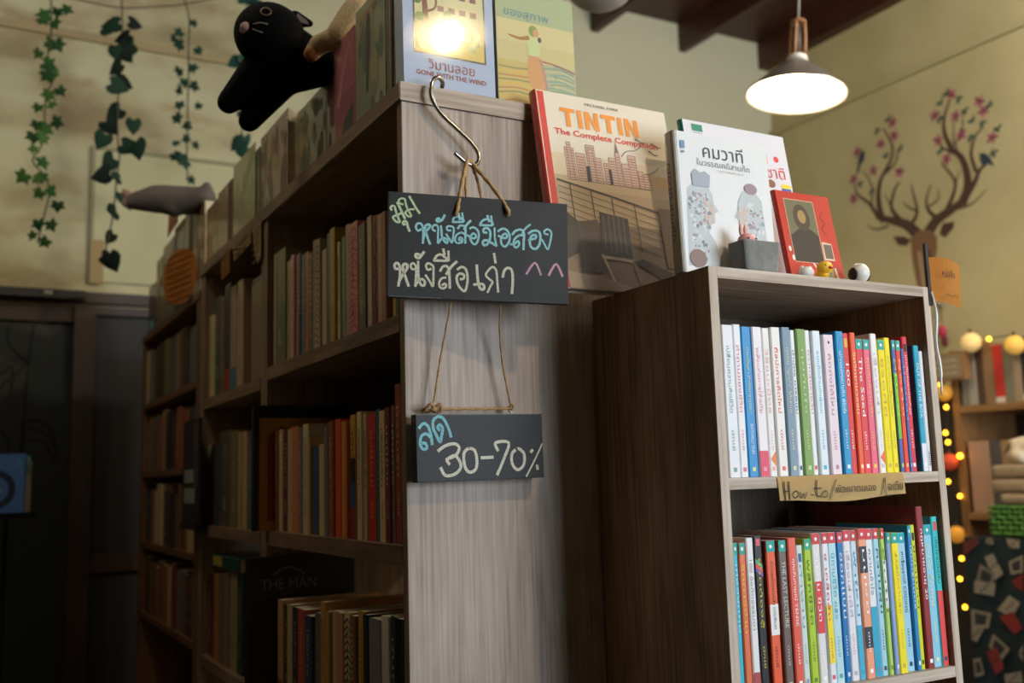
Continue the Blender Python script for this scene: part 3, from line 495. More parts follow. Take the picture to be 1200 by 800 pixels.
leftbooks([r for r in [(0.8757, 0.9092, 1.471, 'tall black and mustard book showing its cover', '#191a1c'), (0.8261, 0.8727, 1.4007, 'dark brown book', '#3c2f28'), (0.7694, 0.8209, 1.4005, 'grey lilac book', '#7d7880'), (0.7462, 0.7645, 1.4161, 'thin red brown book', '#8c4a34'), (0.7168, 0.7446, 1.418, 'cream book with small white label', '#c2ab80'), (0.6787, 0.7136, 1.4174, 'dark red book', '#6e1f1c'), (0.6297, 0.6725, 1.4157, 'cream book with grey picture', '#b0a27e'), (0.5812, 0.6267, 1.4173, 'orange pink book', '#c87348'), (0.5584, 0.5797, 1.4131, 'grey green book', '#6f7466'), (0.5208, 0.5555, 1.4185, 'thick cream book', '#bfae86'), (0.5061, 0.5182, 1.3911, 'thin tan book', '#b8904e'), (0.4705, 0.5035, 1.3714, 'short navy book', '#2f4862'), (0.4258, 0.4678, 1.375, 'short cream book', '#c0a276'), (0.3994, 0.4217, 1.4059, 'grey book', '#6f685e'), (0.3704, 0.3981, 1.4142, 'rust brown book', '#8a4a34'), (0.3375, 0.3679, 1.416, 'red orange book', '#cf4a22'), (0.3159, 0.3364, 1.4105, 'amber book', '#d0872e'), (0.297, 0.3137, 1.4054, 'deep orange book', '#c9702a'), (0.2806, 0.2948, 1.4005, 'brown patterned book', '#7e5030'), (0.2533, 0.2791, 1.4178, 'book banded yellow, black, blue and red', '#c08c2c'), (0.228, 0.251, 1.4215, 'cream book with black lettering', '#cdb78a'), (0.2096, 0.227, 1.417, 'beige book', '#b99f70'), (0.1679, 0.2076, 1.4149, 'thick red book with gold lettering', '#b32a22'), (0.1494, 0.1658, 1.4198, 'teal book', '#2c5c60'), (0.1223, 0.1476, 1.4157, 'cream book beside the teal one', '#cdb283'), (0.1001, 0.1202, 1.419, 'maroon book', '#6e2228'), (0.0839, 0.0991, 1.421, 'grey maroon book', '#6b4a48'), (0.053, 0.0774, 1.4525, 'tallest brick red book', '#8c3a2c')] if r[1] < .766 and 'dark brown' not in r[3] and 'grey lilac' not in r[3]], 1.205, 'on the middle shelf of the near bay', 'near bay middle shelf', .019, .755, .16)
leftbooks([(0.7188, 0.759, 1.0646, 'cream book with red foot', '#bf8a5c'), (0.6738, 0.714, 1.0578, 'dark brown book', '#382a22'), (0.6348, 0.6707, 1.0616, 'cream book', '#b89c70'), (0.5915, 0.6334, 1.0591, 'black book', '#2a2420'), (0.5388, 0.5872, 1.0597, 'thin brick red book', '#a8432c'), (0.4964, 0.5362, 1.0523, 'navy blue book', '#2a3a52'), (0.4492, 0.4938, 1.0607, 'grey book', '#5e5c58'), (0.4194, 0.4465, 1.0856, 'amber book', '#b98234'), (0.3991, 0.4184, 1.0707, 'tan book', '#a87c48'), (0.3617, 0.3967, 1.0737, 'cream striped book', '#b59a72'), (0.3222, 0.3594, 1.0756, 'cream book with orange foot', '#b57c50'), (0.2842, 0.3189, 1.0795, 'cream book with black chevrons', '#bda77c'), (0.2559, 0.2822, 1.0774, 'brown book', '#7a5434'), (0.2222, 0.2527, 1.0876, 'yellow edged book', '#b8862e'), (0.1995, 0.2203, 1.0851, 'black blue book', '#1e222c'), (0.1474, 0.1968, 1.0822, 'glossy silver grey wrapped book', '#8a8680'), (0.1128, 0.1445, 1.0907, 'off white book', '#cbbfb0'), (0.0899, 0.111, 1.0929, 'dark navy book', '#242a3a'), (0.0593, 0.0883, 1.0925, 'black glossy book', '#1c1c20')], .862, 'on the lower shelf of the near bay', 'near bay lower shelf', .019, .728, .21)
leftbooks([(1.442, 1.4867, 1.7724, 'thin cream book', '#b8a77c'), (1.4013, 1.4366, 1.7684, 'pale yellow book', '#a99a64'), (1.3328, 1.3986, 1.8106, 'dark green book', '#3a453a'), (1.2823, 1.3278, 1.8031, 'brown book', '#6a5040'), (1.2059, 1.2788, 1.8266, 'charcoal book with red foot', '#3a3436'), (1.1363, 1.2011, 1.8102, 'tan book with blue foot', '#9a8464'), (1.0706, 1.1324, 1.8143, 'brown cream book', '#a78c6a')], 1.54, 'on the upper shelf of the second bay', 'second bay upper shelf', .99, 1.4235)
leftbooks([(1.425, 1.4713, 1.4142, 'thin cream book', '#a9a282'), (1.3519, 1.4198, 1.4144, 'dark red book', '#5c1f20'), (1.2891, 1.3466, 1.4086, 'dark teal book', '#2a4648'), (1.1613, 1.286, 1.4429, 'thick patterned brown book', '#5a4a38'), (1.0781, 1.1568, 1.4381, 'olive book', '#6d6238'), (1.0382, 1.0716, 1.431, 'pale tan book', '#a58a5c'), (0.9975, 1.0341, 1.4304, 'cream book', '#b29468'), (0.9578, 0.9933, 1.4232, 'blue grey book', '#3f5468')], 1.20, 'on the middle shelf of the second bay', 'second bay middle shelf', .83, 1.4235)
leftbooks([(1.3726, 1.4192, 1.0711, 'dark red book', '#5a2420'), (1.3225, 1.3675, 1.0745, 'maroon book', '#4a1e20'), (1.2739, 1.3175, 1.0778, 'orange book', '#a8642c'), (1.2131, 1.2691, 1.0815, 'grey brown book', '#6b5a44'), (1.1592, 1.2086, 1.0879, 'olive tan book', '#7c6a48'), (1.084, 1.1549, 1.0948, 'thick tan book', '#9a8258'), (1.0282, 1.0794, 1.0891, 'dark teal book', '#1e3430')], .862, 'on the lower shelf of the second bay', 'second bay lower shelf', .83, 1.4235, .2)
# thick page-out volume in the second bay, upper shelf, with a dark flat book on it
book('thick book with pages turned outward, under a dark one on second bay upper shelf', 'used books on the upper shelf of the second bay', .115, .235, .15, (.012, .905, 1.54), -PI/2, '#7d6a4e', None, None, '', None, PAGES, plain=True, rough=.7)
book('flat dark green book lying on the thick page-out volume', 'used books on the upper shelf of the second bay', .012, .15, .16, (.02, .975, 1.7765), -PI/2, '#2b3230', plain=True, name='flat_book').rotation_euler = (PI/2, 0, -PI/2)
o = bpy.data.objects['flat_book']; o.rotation_euler = Euler((0, PI/2, -PI/2)); o.location = (.02, .985, 1.7885)
book('green book lying flat across the tops on second bay lower shelf', 'used books on the lower shelf of the second bay', .03, .3, .19, (.01, 1.36, 1.0975), 0, '#23463c', plain=True, name='flat_green_book')
o = bpy.data.objects['flat_green_book']; o.rotation_euler = Euler((0, PI/2, -PI/2)); o.location = (.005, 1.33, 1.114)
a = Art(); a.rect(-.012, .012, .02, .12, '#a8963c'); a.build('spine_print', o, frame((0, 0, 0), (1, 0, 0), (0, 0, 1)), .0003)
# books standing cover-forward against the posts
def faceout(label, cat, x0, x1, y0, y1, z0, z1, col, group=None, name='book', spine_left=True, tilt=0, rough=.45, coat=.2, pages=None, rotz=0):
    """cover faces local -y; origin at bottom left front corner"""
    t = thing(name, label, cat, (x0, y0, z0), 0, group); t.rotation_euler = (tilt, 0, rotz)
    w, h, d_ = x1-x0, z1-z0, y1-y0; m = mat(col, rough, 0, coat); k = .002
    bm = bmesh.new(); bx(bm, 0, w, 0, k, 0, h); bx(bm, 0, w, d_-k, d_, 0, h)
    if spine_left: bx(bm, 0, k, k, d_-k, 0, h)
    else: bx(bm, w-k, w, k, d_-k, 0, h)
    bm2o('cover', bm, m, t)
    box('pages', k+.0003, w-k-.001, k+.0003, d_-k-.0003, .002, h-.002, pages or PAGEW, t); return t
t = faceout('large black and mustard picture book turned cover-forward on near bay middle shelf', 'book', -.034, .17, .757, .775, 1.2055, 1.473, '#17181a')
a = Art(); a.rect(.012, .204, .0, .24, '#b07a22'); a.poly([(.03, .02), (.03, .2), (.06, .225), (.11, .2), (.11, .02)], '#8c2a1c'); a.rect(.05, .09, .02, .15, '#c08a3a')
a.build('cover_print', t, frame((0, 0, 0), (1, 0, 0), (0, 0, 1)), .0003)
t = faceout('large black book with arched grey title on near bay lower shelf', 'book', -.046, .186, .745, .775, .8625, 1.15, '#14110f')
text('cover_title', 'THE MAN', mat('#6f675c', .6), t, frame((0, 0, 0), (1, 0, 0), (0, 0, 1)), .085, .232, .12, .022, .0006)
a = Art(); a.line([(.05, .25), (.085, .266), (.12, .25)], .003, '#6f675c'); a.build('cover_print', t, frame((0, 0, 0), (1, 0, 0), (0, 0, 1)), .0003)
# magazine stood face-out against the second post
t = thing('magazine', 'dark magazine with white panel turned outward on the far post', 'magazine', (-.032, 1.53, 1.2), -PI/2)
t.rotation_euler = (0, 0, -PI/2)
bm = bmesh.new(); bx(bm, 0, .2, 0, .010, 0, .285, .001); bm2o('cover', bm, mat('#2b211e', .5), t)
a = Art(); a.rect(.02, .16, .06, .1, '#8d8a84'); a.rect(.02, .16, .115, .15, '#8d8a84'); a.rect(.14, .195, .1, .27, '#4a3f3c'); a.build('cover_print', t, frame((0, 0, 0), (1, 0, 0), (0, 0, 1)), .0003)
hk = bmesh.new(); bx(hk, 0, .2, .0105, .02, -.008, -.001); bx(hk, 0, .2, -.006, .0, -.008, .01); bx(hk, 0, .2, -.006, .02, -.01, -.008); bm2o('holder', hk, mat('#221a16', .5), t)
# the far bookcase
desc_c = [('brown', '#6b4a30'), ('dark brown', '#3c2a1e'), ('tan', '#94714a'), ('grey', '#5c5850'), ('dark red', '#6c2822'), ('black', '#1e1b1a'), ('cream', '#b39a6e'), ('olive', '#6c6a34'), ('slate', '#37444c'), ('rust', '#8a4a2c')]
random.seed(11)
rowname = ['top', 'second', 'third', 'fourth']
for ri, z in enumerate(ZO[:4]):
    y = 1.54; i = 0
    while y < 2.42:
        w = random.uniform(.042, .085); dn, dc_ = random.choice(desc_c)
        if y+w > 2.445: break
        h = random.uniform(.165, .2)
        book(f'{dn} book, {ORD[i]} from near end on old bookcase {rowname[ri]} shelf', f'used books on the {rowname[ri]} shelf of the old bookcase', w-.002, h, .16, (.004+random.uniform(0, .012), y+w/2, z), -PI/2, dc_, None, '#c9b48a', 'นิยาย' if random.random() > .7 else '', None, None, plain=True, rough=.7)
        y += w; i += 1
# ------------------------------------------------------------ books stood cover-out along the top
TOPZ = 1.923
def topbook(label, y0, y1, z1, base, art, col='#6b6a4c', th=.03, x=.012, edge='#a48c50', rot=0):
    t = thing('book', label, 'book', (x, y1, base+.0005), -PI/2+rot, 'books stood cover-out along the bookcase tops')
    w = y1-y0-.003; h = z1-base
    bm = bmesh.new(); bx(bm, 0, w, 0, .002, 0, h); bx(bm, 0, w, th-.002, th, 0, h); bx(bm, 0, .002, .002, th-.002, 0, h)
    bm2o('cover', bm, mat(col, .35, 0, .5), t); box('pages', .0023, w-.002, .0023, th-.0023, .001, h-.002, PAGES, t)
    a = Art(); art(a, w, h); a.build('cover_print', t, frame((0, 0, 0), (1, 0, 0), (0, 0, 1)), .0003)
def paint(cols, n=26, seed=0):
    rr = random.Random(seed)
    def f(a, w, h):
        for i in range(n):
            x, y = rr.uniform(.01, w-.01), rr.uniform(.015, h-.015)
            r = min(x, w-x, .02); a.ell(x, y, r*rr.uniform(.4, .9), min(y, h-y, .05)*rr.uniform(.3, .8), rr.choice(cols), 10)
    return f
def fig1(a, w, h):
    paint(['#8a8a68', '#7b7d60', '#9a8f60', '#5a6a58'], 18, 1)(a, w, h)
    a.line([(w*.1, h*.72), (w*.3, h*.88), (w*.7, h*.93)], .009, '#b07a34', .005)
    a.line([(w*.45, h*.8), (w*.42, h*.55), (w*.4, h*.25)], .022, '#3c3a34', .012); a.ell(w*.45, h*.83, .009, .012, '#3a332c')
def fig2(a, w, h):
    a.rect(.004, w-.006, .01, h*.45, '#8c4a4c'); a.poly([(w*.3, 0.004), (w*.9, .004), (w*.9, h*.3), (w*.5, h*.2)], '#39443a'); a.line([(w*.2, h*.4), (w*.5, h*.7), (w*.8, h*.9)], .02, '#b0727a', .006)
topbook('gold and brown glossy hardback stood outward beside the pale blue novel', .062, .089, 2.145, TOPZ, lambda a, w, h: (a.rect(w*.55, w*.64, .004, h-.004, '#d8b34a'), a.rect(w*.7, w*.95, .004, h-.004, '#4a3a28')), '#2e241c', .03, .012)  # gold stripe is a highlight painted on the dark glossy cover
topbook('grey green book showing a figure under an orange branch', .093, .236, 2.143, TOPZ, fig1, '#8b8d70')
topbook('mauve pink book with dark green foot on bookcase top', .24, .356, 2.126, TOPZ, fig2, '#a8656c')
topbook('dark maroon book beside the mauve one on bookcase top', .36, .452, 2.11, TOPZ, paint(['#5c2426', '#2a2018', '#6c3430'], 12, 3), '#41201e', x=.03)
topbook('green brown painted cover under the black cat plush', .456, .655, 2.10, TOPZ, paint(['#6c6f4c', '#8a7a50', '#4c4f38', '#8f6a4c'], 30, 4), '#6a6848', x=.03)
topbook('brown painted cover with ochre border under the cat paws', .66, .885, 2.115, TOPZ, paint(['#7a5a44', '#5c5a44', '#94805c', '#6c4438'], 30, 5), '#6e5844')
topbook('narrow black book on bookcase top behind the cat paws', .89, .93, 2.10, TOPZ, lambda a, w, h: a.rect(.003, w*.3, .003, h-.003, '#2a2620'), '#15120f')  # black block put where there is only a dark gap
topbook('plain pale green book on bookcase top', .935, 1.155, 2.125, TOPZ, paint(['#8a8c62', '#96946c'], 10, 6), '#8b8a62')
topbook('maroon edged brown book on bookcase top', 1.16, 1.33, 2.10, TOPZ, lambda a, w, h: a.rect(w*.7, w-.004, .003, h-.003, '#4a2420'), '#8a7250')
topbook('tan picture book on far end of tall bookcase top', 1.335, 1.475, 2.09, TOPZ, paint(['#a07a50', '#7a6a4c', '#b48a5c'], 14, 7), '#86704e')
topbook('brown patterned book, near end of old bookcase top', 1.50, 1.66, 2.13, 1.858, paint(['#9a6a44', '#7a5a40', '#a88a60'], 16, 8), '#80603f')
topbook('tall plum brown book on old bookcase top', 1.665, 1.79, 2.165, 1.858, lambda a, w, h: a.rect(w*.5, w-.004, .004, h-.004, '#4a2f24'), '#6b4c3c')
topbook('black book behind the orange corrugated tag', 1.795, 1.96, 2.15, 1.858, lambda a, w, h: a.rect(.003, w*.2, .003, h-.003, '#3c3a34'), '#14110f')
topbook('grey green picture book on old bookcase top', 1.965, 2.17, 2.13, 1.858, paint(['#6a6a50', '#5a6450', '#7c7454'], 14, 9), '#6c6c50')
topbook('ochre brown book near the far end of old bookcase top', 2.175, 2.3, 2.11, 1.858, paint(['#7c6a44', '#6a5a3c'], 8, 10), '#7d6844')
topbook('smallest dark brown book at far end of old bookcase top', 2.305, 2.46, 2.04, 1.858, lambda a, w, h: a.rect(.02, .12, .02, .05, '#6fa8b0'), '#4a3a28')
# ------------------------------------------------------------ novels on top facing the room
FRN = frame((0, 0, 0), (1, 0, 0), (0, 0, 1))
t = faceout('pale blue wrapped novel titled Gone with the Wind on bookcase top', 'book', .014, .180, .022, .056, TOPZ+.0005, 2.165, '#a9b9d2', rough=.5, coat=.6)
t.rotation_euler = (-.02, 0, 0)
a = Art(.7); a.rect(.018, .150, .066, .236, '#4c4038'); a.rect(.021, .147, .069, .233, '#d8cf9c')
a.rect(.021, .147, .069, .10, '#dcc26c')
for i in range(4):
    for j in range(4): a.rect(.062+j*.02, .074+j*.02, .118+i*.027, .128+i*.027, '#a56a5a'); a.rect(.064+j*.02, .072+j*.02, .118+i*.027, .126+i*.027, '#7a5a58')
a.line([(.036, .09), (.040, .14), (.036, .2), (.045, .232)], .012, '#7a4a30', .006); a.line([(.040, .14), (.058, .15), (.06, .175)], .004, '#7a4a30')
for i, (x, y) in enumerate([(.03, .095), (.034, .082), (.03, .13), (.026, .16), (.13, .1), (.125, .09), (.135, .112), (.09, .13), (.1, .12), (.08, .14), (.075, .125), (.03, .2), (.052, .21)]): a.ell(x, y, .008, .009, ['#5f7a3c', '#7b8c4c', '#93a05a'][i % 3], 9, i)
a.build('cover_print', t, FRN, .0003)
text('cover_title', 'วิมานลอย', mat('#a05a44', .5), t, FRN, .085, .050, .085, .017, .0007)
text('cover_subtitle', 'GONE WITH THE WIND', mat('#9a5542', .5), t, FRN, .085, .033, .128, .0085, .0007, .02)
t = faceout('yellow glossy novel with running woman in orange skirt on bookcase top', 'book', .186, .342, .022, .052, TOPZ+.0005, 2.14, '#cdbf84', rough=.5, coat=.7)
t.rotation_euler = (-.02, 0, 0)
a = Art(.7); a.rect(.001, .155, .16, .216, '#a9b48a'); a.rect(.001, .155, .12, .16, '#d2c68e'); a.rect(.001, .155, .0, .085, '#c9b36a')
a.rect(.075, .155, .04, .088, '#a8b08c')
for i in range(14): a.line([(.07+(i*37 % 50)*.001, .03+i*.0045), (.11+(i*23 % 30)*.001, .034+i*.0045), (.152, .03+i*.0042)], .0022, ['#7fa094', '#c9c28c', '#8c9a78'][i % 3])
for i in range(9): a.line([(.002, .008+i*.008), (.04, .016+i*.007), (.08, .005+i*.009)], .003, ['#c08a44', '#d8b24c', '#9a9054'][i % 3])
a.line([(.09, .093), (.12, .09), (.154, .082)], .003, '#a8685a')
a.poly([(.062, .1), (.084, .1), (.093, .07), (.098, .03), (.07, .03), (.058, .06)], '#d39a62'); a.line([(.085, .095), (.094, .06), (.095, .03)], .006, '#b88a7c', .003)
a.poly([(.062, .1), (.058, .128), (.066, .14), (.08, .135), (.086, .118), (.084, .1)], '#c9cf94'); a.line([(.062, .132), (.045, .128), (.024, .131)], .008, '#a8743c', .003)
a.ell(.0725, .146, .009, .0105, '#8a9a44'); a.ell(.078, .143, .006, .0075, '#d39a70'); a.ell(.085, .132, .004, .005, '#5a4a50')
a.build('cover_print', t, FRN, .0003)
text('cover_title', 'ของสุภาพ', mat('#5c9098', .5), t, FRN, .06, .170, .09, .017, .0007)
box('spine_sheet', -.0006, -.0001, 0, .03, 0, .216, mat('#23453a', .25, 0, 1), t)
# ------------------------------------------------------------ books and toys on the cabinet top
def tilted(label, x0, w, h, th, ybase, zbase, lean, col, spine, cat='book', name='book', rotz=0, coat=.6, pages=None):
    t = thing(name, label, cat, (x0, ybase, zbase), 0); t.rotation_euler = (-lean, 0, rotz)
    bm = bmesh.new(); bx(bm, .004, w, 0, .0025, 0, h); bx(bm, .004, w, th-.0025, th, 0, h)
    bm2o('cover', bm, mat(col, .3, 0, coat), t)
    P = [(.004, 0), (.0015, .002), (0, th*.3), (0, th*.7), (.0015, th-.002), (.004, th), (.006, th-.003), (.006, .003)]
    bm = bmesh.new(); lo = [bm.verts.new((x, y, 0)) for x, y in P]; hi = [bm.verts.new((x, y, h)) for x, y in P]
    for i in range(8): bm.faces.new((lo[i], lo[(i+1) % 8], hi[(i+1) % 8], hi[i]))
    bm.faces.new(lo); bm.faces.new(hi); bm2o('spine', bm, mat(spine, .3, 0, coat), t)
    box('pages', .0065, w-.004, .003, th-.003, .004, h-.004, pages or PAGEW, t); return t
CTZ = CT+.0006
# the big comic companion leans on the bookcase and overhangs the cabinet
t = tilted('large red-spined book titled TINTIN leaning on bookcase end', .226, .271, .354, .020, -.087, CTZ, -.0, '#eee2cc', '#d8382c', coat=.8)
t.rotation_euler = (-.178, 0, 0)
a = Art(.7); W_, H_ = .270, .353
a.rect(.006, .018, .001, H_-.001, '#d8382c')
a.rect(.018, W_-.001, .0, .12, '#8a735c'); a.rect(.018, W_-.001, .12, .178, '#bfa889'); a.rect(.018, W_-.001, .178, .200, '#cdb592')
a.rect(.018, W_-.001, .200, .24, '#e6d2b0'); a.rect(.19, W_-.001, .200, .222, '#d9b06a')
rb = random.Random(3)
for (x0, x1, y1) in ((.045, .062, .252), (.05, .057, .262), (.066, .083, .244), (.088, .104, .262), (.092, .1, .254), (.104, .115, .240), (.120, .128, .232), (.132, .146, .244), (.147, .155, .256), (.158, .172, .236), (.173, .188, .254), (.19, .2, .226), (.2, .214, .222)):
    a.rect(x0-.0008, x1+.0008, .193, y1+.0008, '#2c2838'); a.rect(x0, x1, .194, y1, '#d9b09a')
    y = .197
    while y < y1-.004: a.rect(x0+.001, x1-.001, y, y+.0012, '#6e5660'); y += .005
a.poly([(.147, .256), (.151, .278), (.155, .256)], '#8a7468')
for x0 in (.084, .128): a.rect(x0, x0+.006, .193, .222, '#2f3038')
a.line([(.16, .25), (.172, .262), (.19, .266), (.205, .276)], .0012, '#3a3438'); a.line([(.2, .222), (.22, .226), (.235, .238)], .0012, '#3a3438')
for x, y in ((.205, .286), (.238, .282), (.23, .266)): a.line([(x-.009, y+.003), (x-.002, y), (x+.002, y-.003)], .003, '#3c403c', .001); a.line([(x+.002, y-.003), (x+.01, y-.002)], .0025, '#3c403c', .001)
# ship railing and deck chair
a.line([(.022, .190), (.12, .172), (.26, .143)], .0035, '#3a2e26', smooth=0)
for i in range(1, 7): a.line([(.022, .190-i*.011), (.12, .172-i*.0125), (.26, .143-i*.0145)], .0013, '#5a4838', smooth=0)
for x, y in ((.045, .186), (.085, .179), (.125, .171), (.17, .162), (.225, .150)): a.line([(x, y), (x+.001, y-.085)], .0022, '#4a3a2e', smooth=0)
a.poly([(.02, .14), (.05, .12), (.06, .07), (.02, .05)], '#3a302a'); a.poly([(.052, .118), (.09, .125), (.09, .03), (.046, .03)], '#4c4036')
a.poly([(.096, .14), (.152, .133), (.15, .06), (.09, .065)], '#2c241f')
for i in range(5): a.line([(.102+i*.01, .134), (.099+i*.01, .07)], .0022, '#6f5e4e', smooth=0)
a.line([(.09, .062), (.108, .012)], .006, '#d3bd9c', .004); a.line([(.09, .06), (.15, .056)], .006, '#cdb694', smooth=0); a.line([(.15, .056), (.16, .016)], .005, '#8c7660', .003)
a.poly([(.018, .001), (.018, .03), (.10, .02), (.17, .001)], '#a58e74'); a.poly([(.15, .055), (.26, .0), (.26, .03), (.17, .062)], '#4a3a2c')
a.rect(.22, .261, .05, .16, '#8d7052')
a.build('cover_print', t, FRN, .0003)
O1 = mat('#ef9433', .5); RD = mat('#d9402f', .5)
text('cover_author', 'MICHAEL FARR', mat('#4a4238', .5), t, FRN, .134, .341, .07, .0055, .0008)
a = Art(.5); x = .046; H0, H1 = .292, .327
for ch in 'TINTIN':
    if ch == 'T': a.rect(x, x+.030, H1-.0075, H1, O1); a.rect(x+.0105, x+.0195, H0, H1-.0075, O1); x += .0345
    elif ch == 'I': a.rect(x, x+.009, H0, H1, O1); x += .0145
    else: a.rect(x, x+.0085, H0, H1, O1); a.rect(x+.0195, x+.028, H0, H1, O1); a.poly([(x+.0085, H1), (x+.0085, H1-.014), (x+.0195, H0), (x+.0195, H0+.014)], O1); x += .0335
a.build('cover_title', t, FRN, .0008)
text('cover_subtitle', 'The Complete Companion', RD, t, FRN, .136, .279, .212, .015, .0008, .02)
text('spine_title', 'TINTIN THE COMPLETE COMPANION', mat('#f0b0a0', .5), t, frame((0, 0, 0), (0, 0, -1), (0, -1, 0)), -.16, -.013, .2, .006, .0006)
# white book of debate, two profiles on its cover
t = tilted('white glossy book with two grey profile heads on the cabinet top', .332, .186, .219, .024, -.258, CTZ, 0, '#f1f3f3', '#c9bfa6', coat=1)
t.rotation_euler = (-.035, 0, 0)
a = Art(.7); rr = random.Random(8)
for (cx, cy, sgn) in ((.047, .09, 1), (.138, .085, -1)):
    pts = [(-.035, -.085), (-.03, .0), (-.028, .035), (-.012, .05), (.010, .047), (.02, .03), (.022, .015), (.030, .004), (.022, 0), (.022, -.012), (.012, -.02), (.008, -.03), (.02, -.045), (.03, -.085)]
    a.poly([(cx+sgn*x, cy+y+.005) for x, y in pts], '#c6cdd0')
    for i in range(110):
        u = rr.uniform(-.026, .012); v = rr.uniform(-.075, .035); a.ell(cx+sgn*u, cy+v, rr.uniform(.0015, .004), rr.uniform(.001, .004), rr.choice(['#9aa3a8', '#d7dde0', '#b0939b', '#858e93', '#c9cfd2', '#dfe4e4']), 7, rr.random()*3)
    for i in range(18): a.ell(cx+sgn*.012+rr.uniform(-.008, .008), cy+rr.uniform(-.01, .03), .003, .003, '#d9c3b4', 7)
a.poly([(.03, .135), (.062, .135), (.065, .154), (.055, .160), (.046, .157), (.036, .162), (.029, .154)], '#a9b1bd')
a.ell(.145, .142, .013, .009, '#a58c98'); a.ell(.03, .022, .016, .014, '#8a6f68')
a.rect(.012, .020, .192, .204, '#6f97b8'); a.rect(.013, .019, .185, .188, '#7c8c98')
a.line([(.006, .001), (.006, .22)], .0012, '#bcc2c4', smooth=0)
a.build('cover_print', t, FRN, .0003)
text('cover_title', 'คมวาที', mat('#4c5054', .5), t, FRN, .095, .194, .080, .023, .0008)
text('cover_subtitle', 'ในวรรณคดีสามก๊ก', mat('#8f9496', .5), t, FRN, .094, .1745, .105, .011, .0008)
text('cover_author', 'บทสนทนา', mat('#c4b9a8', .5), t, FRN, .108, .164, .05, .003, .0008)
text('spine_title', 'คมวาที สามก๊ก', mat('#6e6048', .5), t, frame((0, 0, 0), (0, 0, -1), (0, -1, 0)), -.11, -.013, .12, .009, .0006)
# language book with small flags behind it
t = tilted('white book with little flags leaning behind the profile book', .455, .232, .303, .014, -.165, CTZ, 0, '#e9e7ee', '#1d6a55', coat=.5)
t.rotation_euler = (-.15, .0, 0)
a = Art(); a.rect(.022, .045, .284, .297, '#18886a'); a.line([(.024, .281), (.043, .281)], .001, '#3a4444', smooth=0)
a.rect(.170, .184, .258, .265, '#1c1c1e'); a.rect(.170, .184, .251, .258, '#d2302c'); a.rect(.170, .184, .244, .251, '#e8b42c')
a.ell(.205, .255, .006, .006, '#dd3b33'); a.rect(.206, .228, .200, .208, '#f3d41e'); a.rect(.206, .228, .192, .200, '#3a62a8')
a.ell(.183, .206, .01, .008, '#8c5a3c', 12); a.line([(.12, .268), (.13, .262), (.14, .268)], .0015, '#8a8a90')
a.build('cover_print', t, FRN, .0003)
text('cover_title', 'ภาษานานาชาติ', mat('#d2352f', .5), t, FRN, .137, .228, .165, .022, .0008)
# red card with old portrait
t = tilted('small red booklet with dark portrait print beside the white book', .549, .122, .160, .010, -.255, CTZ, 0, '#cf4a3c', '#8c241c', coat=1)
t.rotation_euler = (-.17, .0, 0)
a = Art(.7); a.rect(.018, .084, .036, .147, '#cfa88c'); a.rect(.0195, .0825, .0375, .1455, '#57523a'); 
a.rect(.0195, .0825, .085, .1455, '#6f6a4a'); a.poly([(.0195, .0375), (.0825, .0375), (.0825, .085), (.066, .096), (.038, .094), (.0195, .08)], '#3b2f22')
a.ell(.051, .115, .018, .024, '#4a3a28'); a.ell(.052, .117, .009, .012, '#a98650')
a.poly([(.085, .044), (.086, .076), (.107, .074), (.108, .044)], '#e4c9b4'); a.rect(.088, .106, .047, .072, '#6f6450')
a.rect(.066, .1, .003, .036, '#b4a884'); a.ell(.082, .022, .013, .009, '#7c9070', 9)
a.line([(.1, .13), (.094, .12), (.102, .11), (.093, .1), (.101, .09)], .0014, '#7a221c')
for x, y in ((.006, .058), (.010, .043)): a.ell(x+.006, y, .003, .005, '#f4ece4', 8)
a.line([(.058, .036), (.066, .02), (.064, .002)], .003, '#f4ece4'); a.line([(.104, .03), (.108, .002)], .005, '#f4ece4')
a.build('cover_print', t, FRN, .0003)
# concrete pot with a small pink bunny
t = thing('concrete_pot', 'small square grey concrete pot before the white book', 'pot', (.447, -.285, CTZ))
bm = bmesh.new(); n = .0475
def rr_ring(s, z, c=.012, k=4):
    out = []
    for q, (sx, sy) in enumerate(((1, 1), (-1, 1), (-1, -1), (1, -1))):
        for j in range(k+1):
            t_ = PI/2*(q+j/k); out.append(bm.verts.new((sx*(s-c)+c*math.cos(t_), (sy*(s-c)+c*math.sin(t_))*.55, z)))
    return out
rs = [rr_ring(.030, 0, .008), rr_ring(.032, .003, .008), rr_ring(.0355, .045, .008), rr_ring(.035, .046, .008), rr_ring(.030, .046, .008), rr_ring(.029, .02, .008)]
for A, B in zip(rs, rs[1:]):
    for k in range(len(A)): bm.faces.new((A[k], A[(k+1) % len(A)], B[(k+1) % len(A)], B[k]))
bm.faces.new(rs[0]); bm.faces.new(rs[-1])
bm2o('body', bm, noisemat('rough_concrete', [(.3, '#6e6f6c'), (.7, '#8e8f8a')], 40, rough=.9, bump=.3), t)
t = thing('bunny_figurine', 'little pink bunny figurine peeking out of the concrete pot', 'figurine', (.435, -.285, CTZ+.0205))
ball('head', (0, 0, .028), .0145, mat('#d99a94', .5), t, 3, (1.1, .85, .85))
ball('body', (0, 0, .0115), .011, mat('#d99a94', .5), t, 3)
for s in (-1, 1):
    ball('ear', (-.006+s*.0045, .001, .044), .0038, mat('#dba49c', .5), t, 2, (1, .7, 2.6)); ball('eye', (s*.0075, -.0115, .030), .0015, mat('#161212', .3), t, 2)
